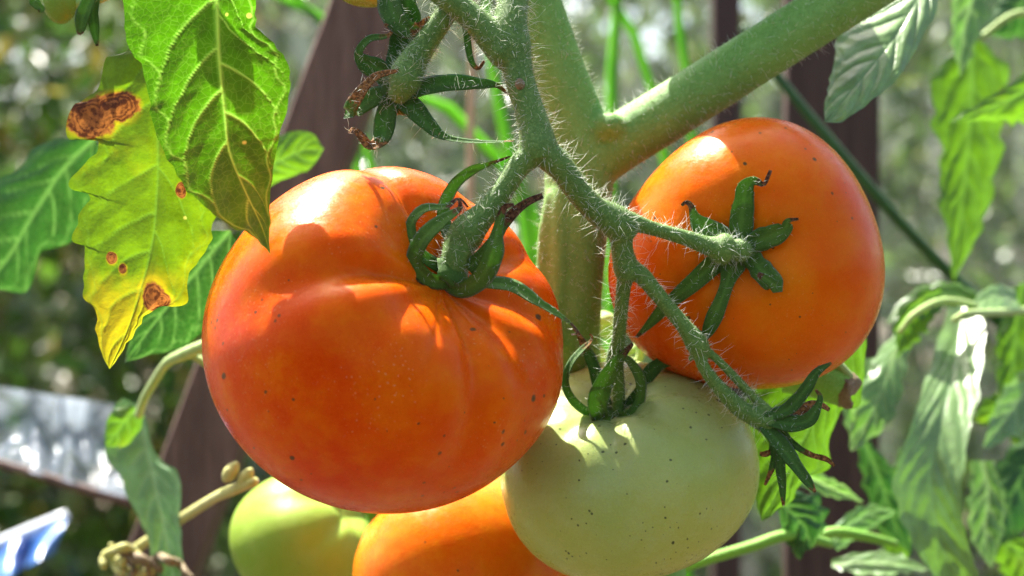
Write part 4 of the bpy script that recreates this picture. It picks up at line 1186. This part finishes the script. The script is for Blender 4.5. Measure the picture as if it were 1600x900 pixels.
leaf('leaf', [(1530, 470), (1480, 458), (1430, 470), (1385, 505)], [(1525, 455), (1480, 438), (1425, 450), (1385, 505)], [(1530, 486), (1485, 482), (1440, 500), (1385, 505)], M['leaf_lime'], NB, (1120, 1080), 0.2, 5, 40, 10, 86, tilt=-1.2, sick=0.05, teeth=(6, 0.22), relief=6, ser=2.0)
leaf('leaf', [(1590, 470), (1560, 462), (1535, 470), (1500, 500)], [(1585, 450), (1560, 440), (1530, 455), (1500, 500)], [(1595, 485), (1570, 486), (1545, 496), (1500, 500)], M['leaf_grey'], NB, (1150, 1000), -0.3, 5, 40, 10, 87, tilt=-1.6, teeth=(6, 0.22), relief=6, ser=2.0)
leaf('leaf', [(1430, 700), (1415, 760), (1405, 830), (1400, 900)], [(1405, 700), (1370, 770), (1375, 850), (1400, 900)], [(1450, 700), (1450, 770), (1430, 850), (1400, 900)], M['leaf_lime'], NB, (1150, 1120), 0.2, 5, 40, 10, 88, sick=0.05, teeth=(6, 0.22), relief=6, ser=2.0)
leaf('leaf', [(1600, 690), (1575, 650), (1545, 640), (1515, 655)], [(1590, 660), (1575, 625), (1545, 615), (1515, 655)], [(1605, 710), (1575, 685), (1550, 670), (1515, 655)], M['leaf_lime'], NB, (1350, 1300), 0.2, 5, 40, 10, 89, sick=0.12, teeth=(6, 0.22), relief=6, ser=2.0)
leaf('leaf', [(1350, 560), (1340, 610), (1335, 650), (1345, 700)], [(1335, 570), (1318, 620), (1320, 665), (1345, 700)], [(1368, 560), (1365, 620), (1362, 665), (1345, 700)], M['leaf_mid'], NB, (1050, 1020), 0.2, 5, 40, 10, 90, teeth=(6, 0.22), relief=6, ser=2.0)
leaf('leaf', [(1300, 850), (1330, 820), (1365, 800), (1400, 800)], [(1295, 835), (1325, 800), (1365, 785), (1400, 800)], [(1310, 862), (1340, 842), (1375, 822), (1400, 800)], M['leaf_mid'], NB, (980, 1000), 0.2, 5, 40, 10, 91, teeth=(6, 0.22), relief=6, ser=2.0)

# leaning stalk crossing behind the orange tomato
v, f = ptube([(1160, 40, 1700, 15), (1225, 132, 1650, 15), (1310, 235, 1600, 17), (1400, 340, 1560, 18), (1482, 425, 1520, 18), (1560, 500, 1500, 20), (1690, 640, 1500, 24)], 40, 10)
mk('leaning_shoot', v, f, M['leaf_deep'], NB)

# ------------------------------------------------------------------ tall grass and a cane behind the truss
def grass(name, blades, label, cat, d):
    g0 = empty(name, (P(blades[0][0][0], 0, d)[0], d * S, 0), label, cat)
    for b in blades:
        n = 26
        q = spline([(x, y, d + 0.0, w) for (x, y, w) in b], n)
        c = np.array([P(*r[:3]) for r in q])
        hw = np.array([r[3] * 0.5 * PK(d) for r in q])
        t = unit(np.gradient(c, axis=0))
        sd = unit(np.cross(t, (0.3, 1, 0)))
        up = np.cross(sd, t)
        v = []
        for i in range(n):
            for (s, h) in ((-1, 0.3), (0, 0), (1, 0.3), (0, -0.12)):
                v.append(c[i] + sd[i] * s * hw[i] + up[i] * h * hw[i])
        f = [(i * 4 + j, i * 4 + (j + 1) % 4, (i + 1) * 4 + (j + 1) % 4, (i + 1) * 4 + j) for i in range(n - 1) for j in range(4)]
        mk('blade', np.array(v), f, M['blade'], g0)
gyy = ground_y(2600)
grass('grass_tuft', [
    [(950, gyy, 20), (952, 900, 22), (954, 300, 20), (955, 120, 19), (964, 0, 16), (980, -120, 10)],
    [(1010, gyy, 18), (1060, 700, 20), (1022, 150, 14), (985, 45, 15), (930, -40, 14)],
    [(1040, gyy, 18), (1080, 500, 16), (1076, 110, 13), (1060, 40, 14), (1052, -60, 10)],
    [(900, gyy, 18), (860, 600, 20), (780, 260, 18), (725, 188, 22), (670, 155, 16), (600, 130, 6)],
    [(850, gyy, 18), (830, 700, 20), (826, 380, 22), (800, 260, 22), (770, 120, 16), (760, 0, 8)],
], 'bright green grass blades rising behind the fork of the stem', 'grass', 2600)
gyy = ground_y(2400)
grass('grass_tuft', [
    [(620, gyy, 18), (560, 300, 16), (500, 42, 14), (440, 2, 16), (380, -30, 12)],
    [(600, gyy, 18), (640, 700, 20), (560, 200, 12), (520, 60, 10), (430, -40, 8)]], 'green grass blades beside the slanted wooden brace', 'grass', 2400)
v, f = ptube([(742, ground_y(2200), 2200, 16), (737, 700, 2200, 15), (735, 250, 2200, 13), (738, 100, 2200, 12), (740, -120, 2200, 11)], 60, 12)
tag(mk('cane', v, f, M['cane'], loc=P(742, ground_y(2200), 2200)), 'thin tan upright cane seen behind the empty calyx', 'cane')
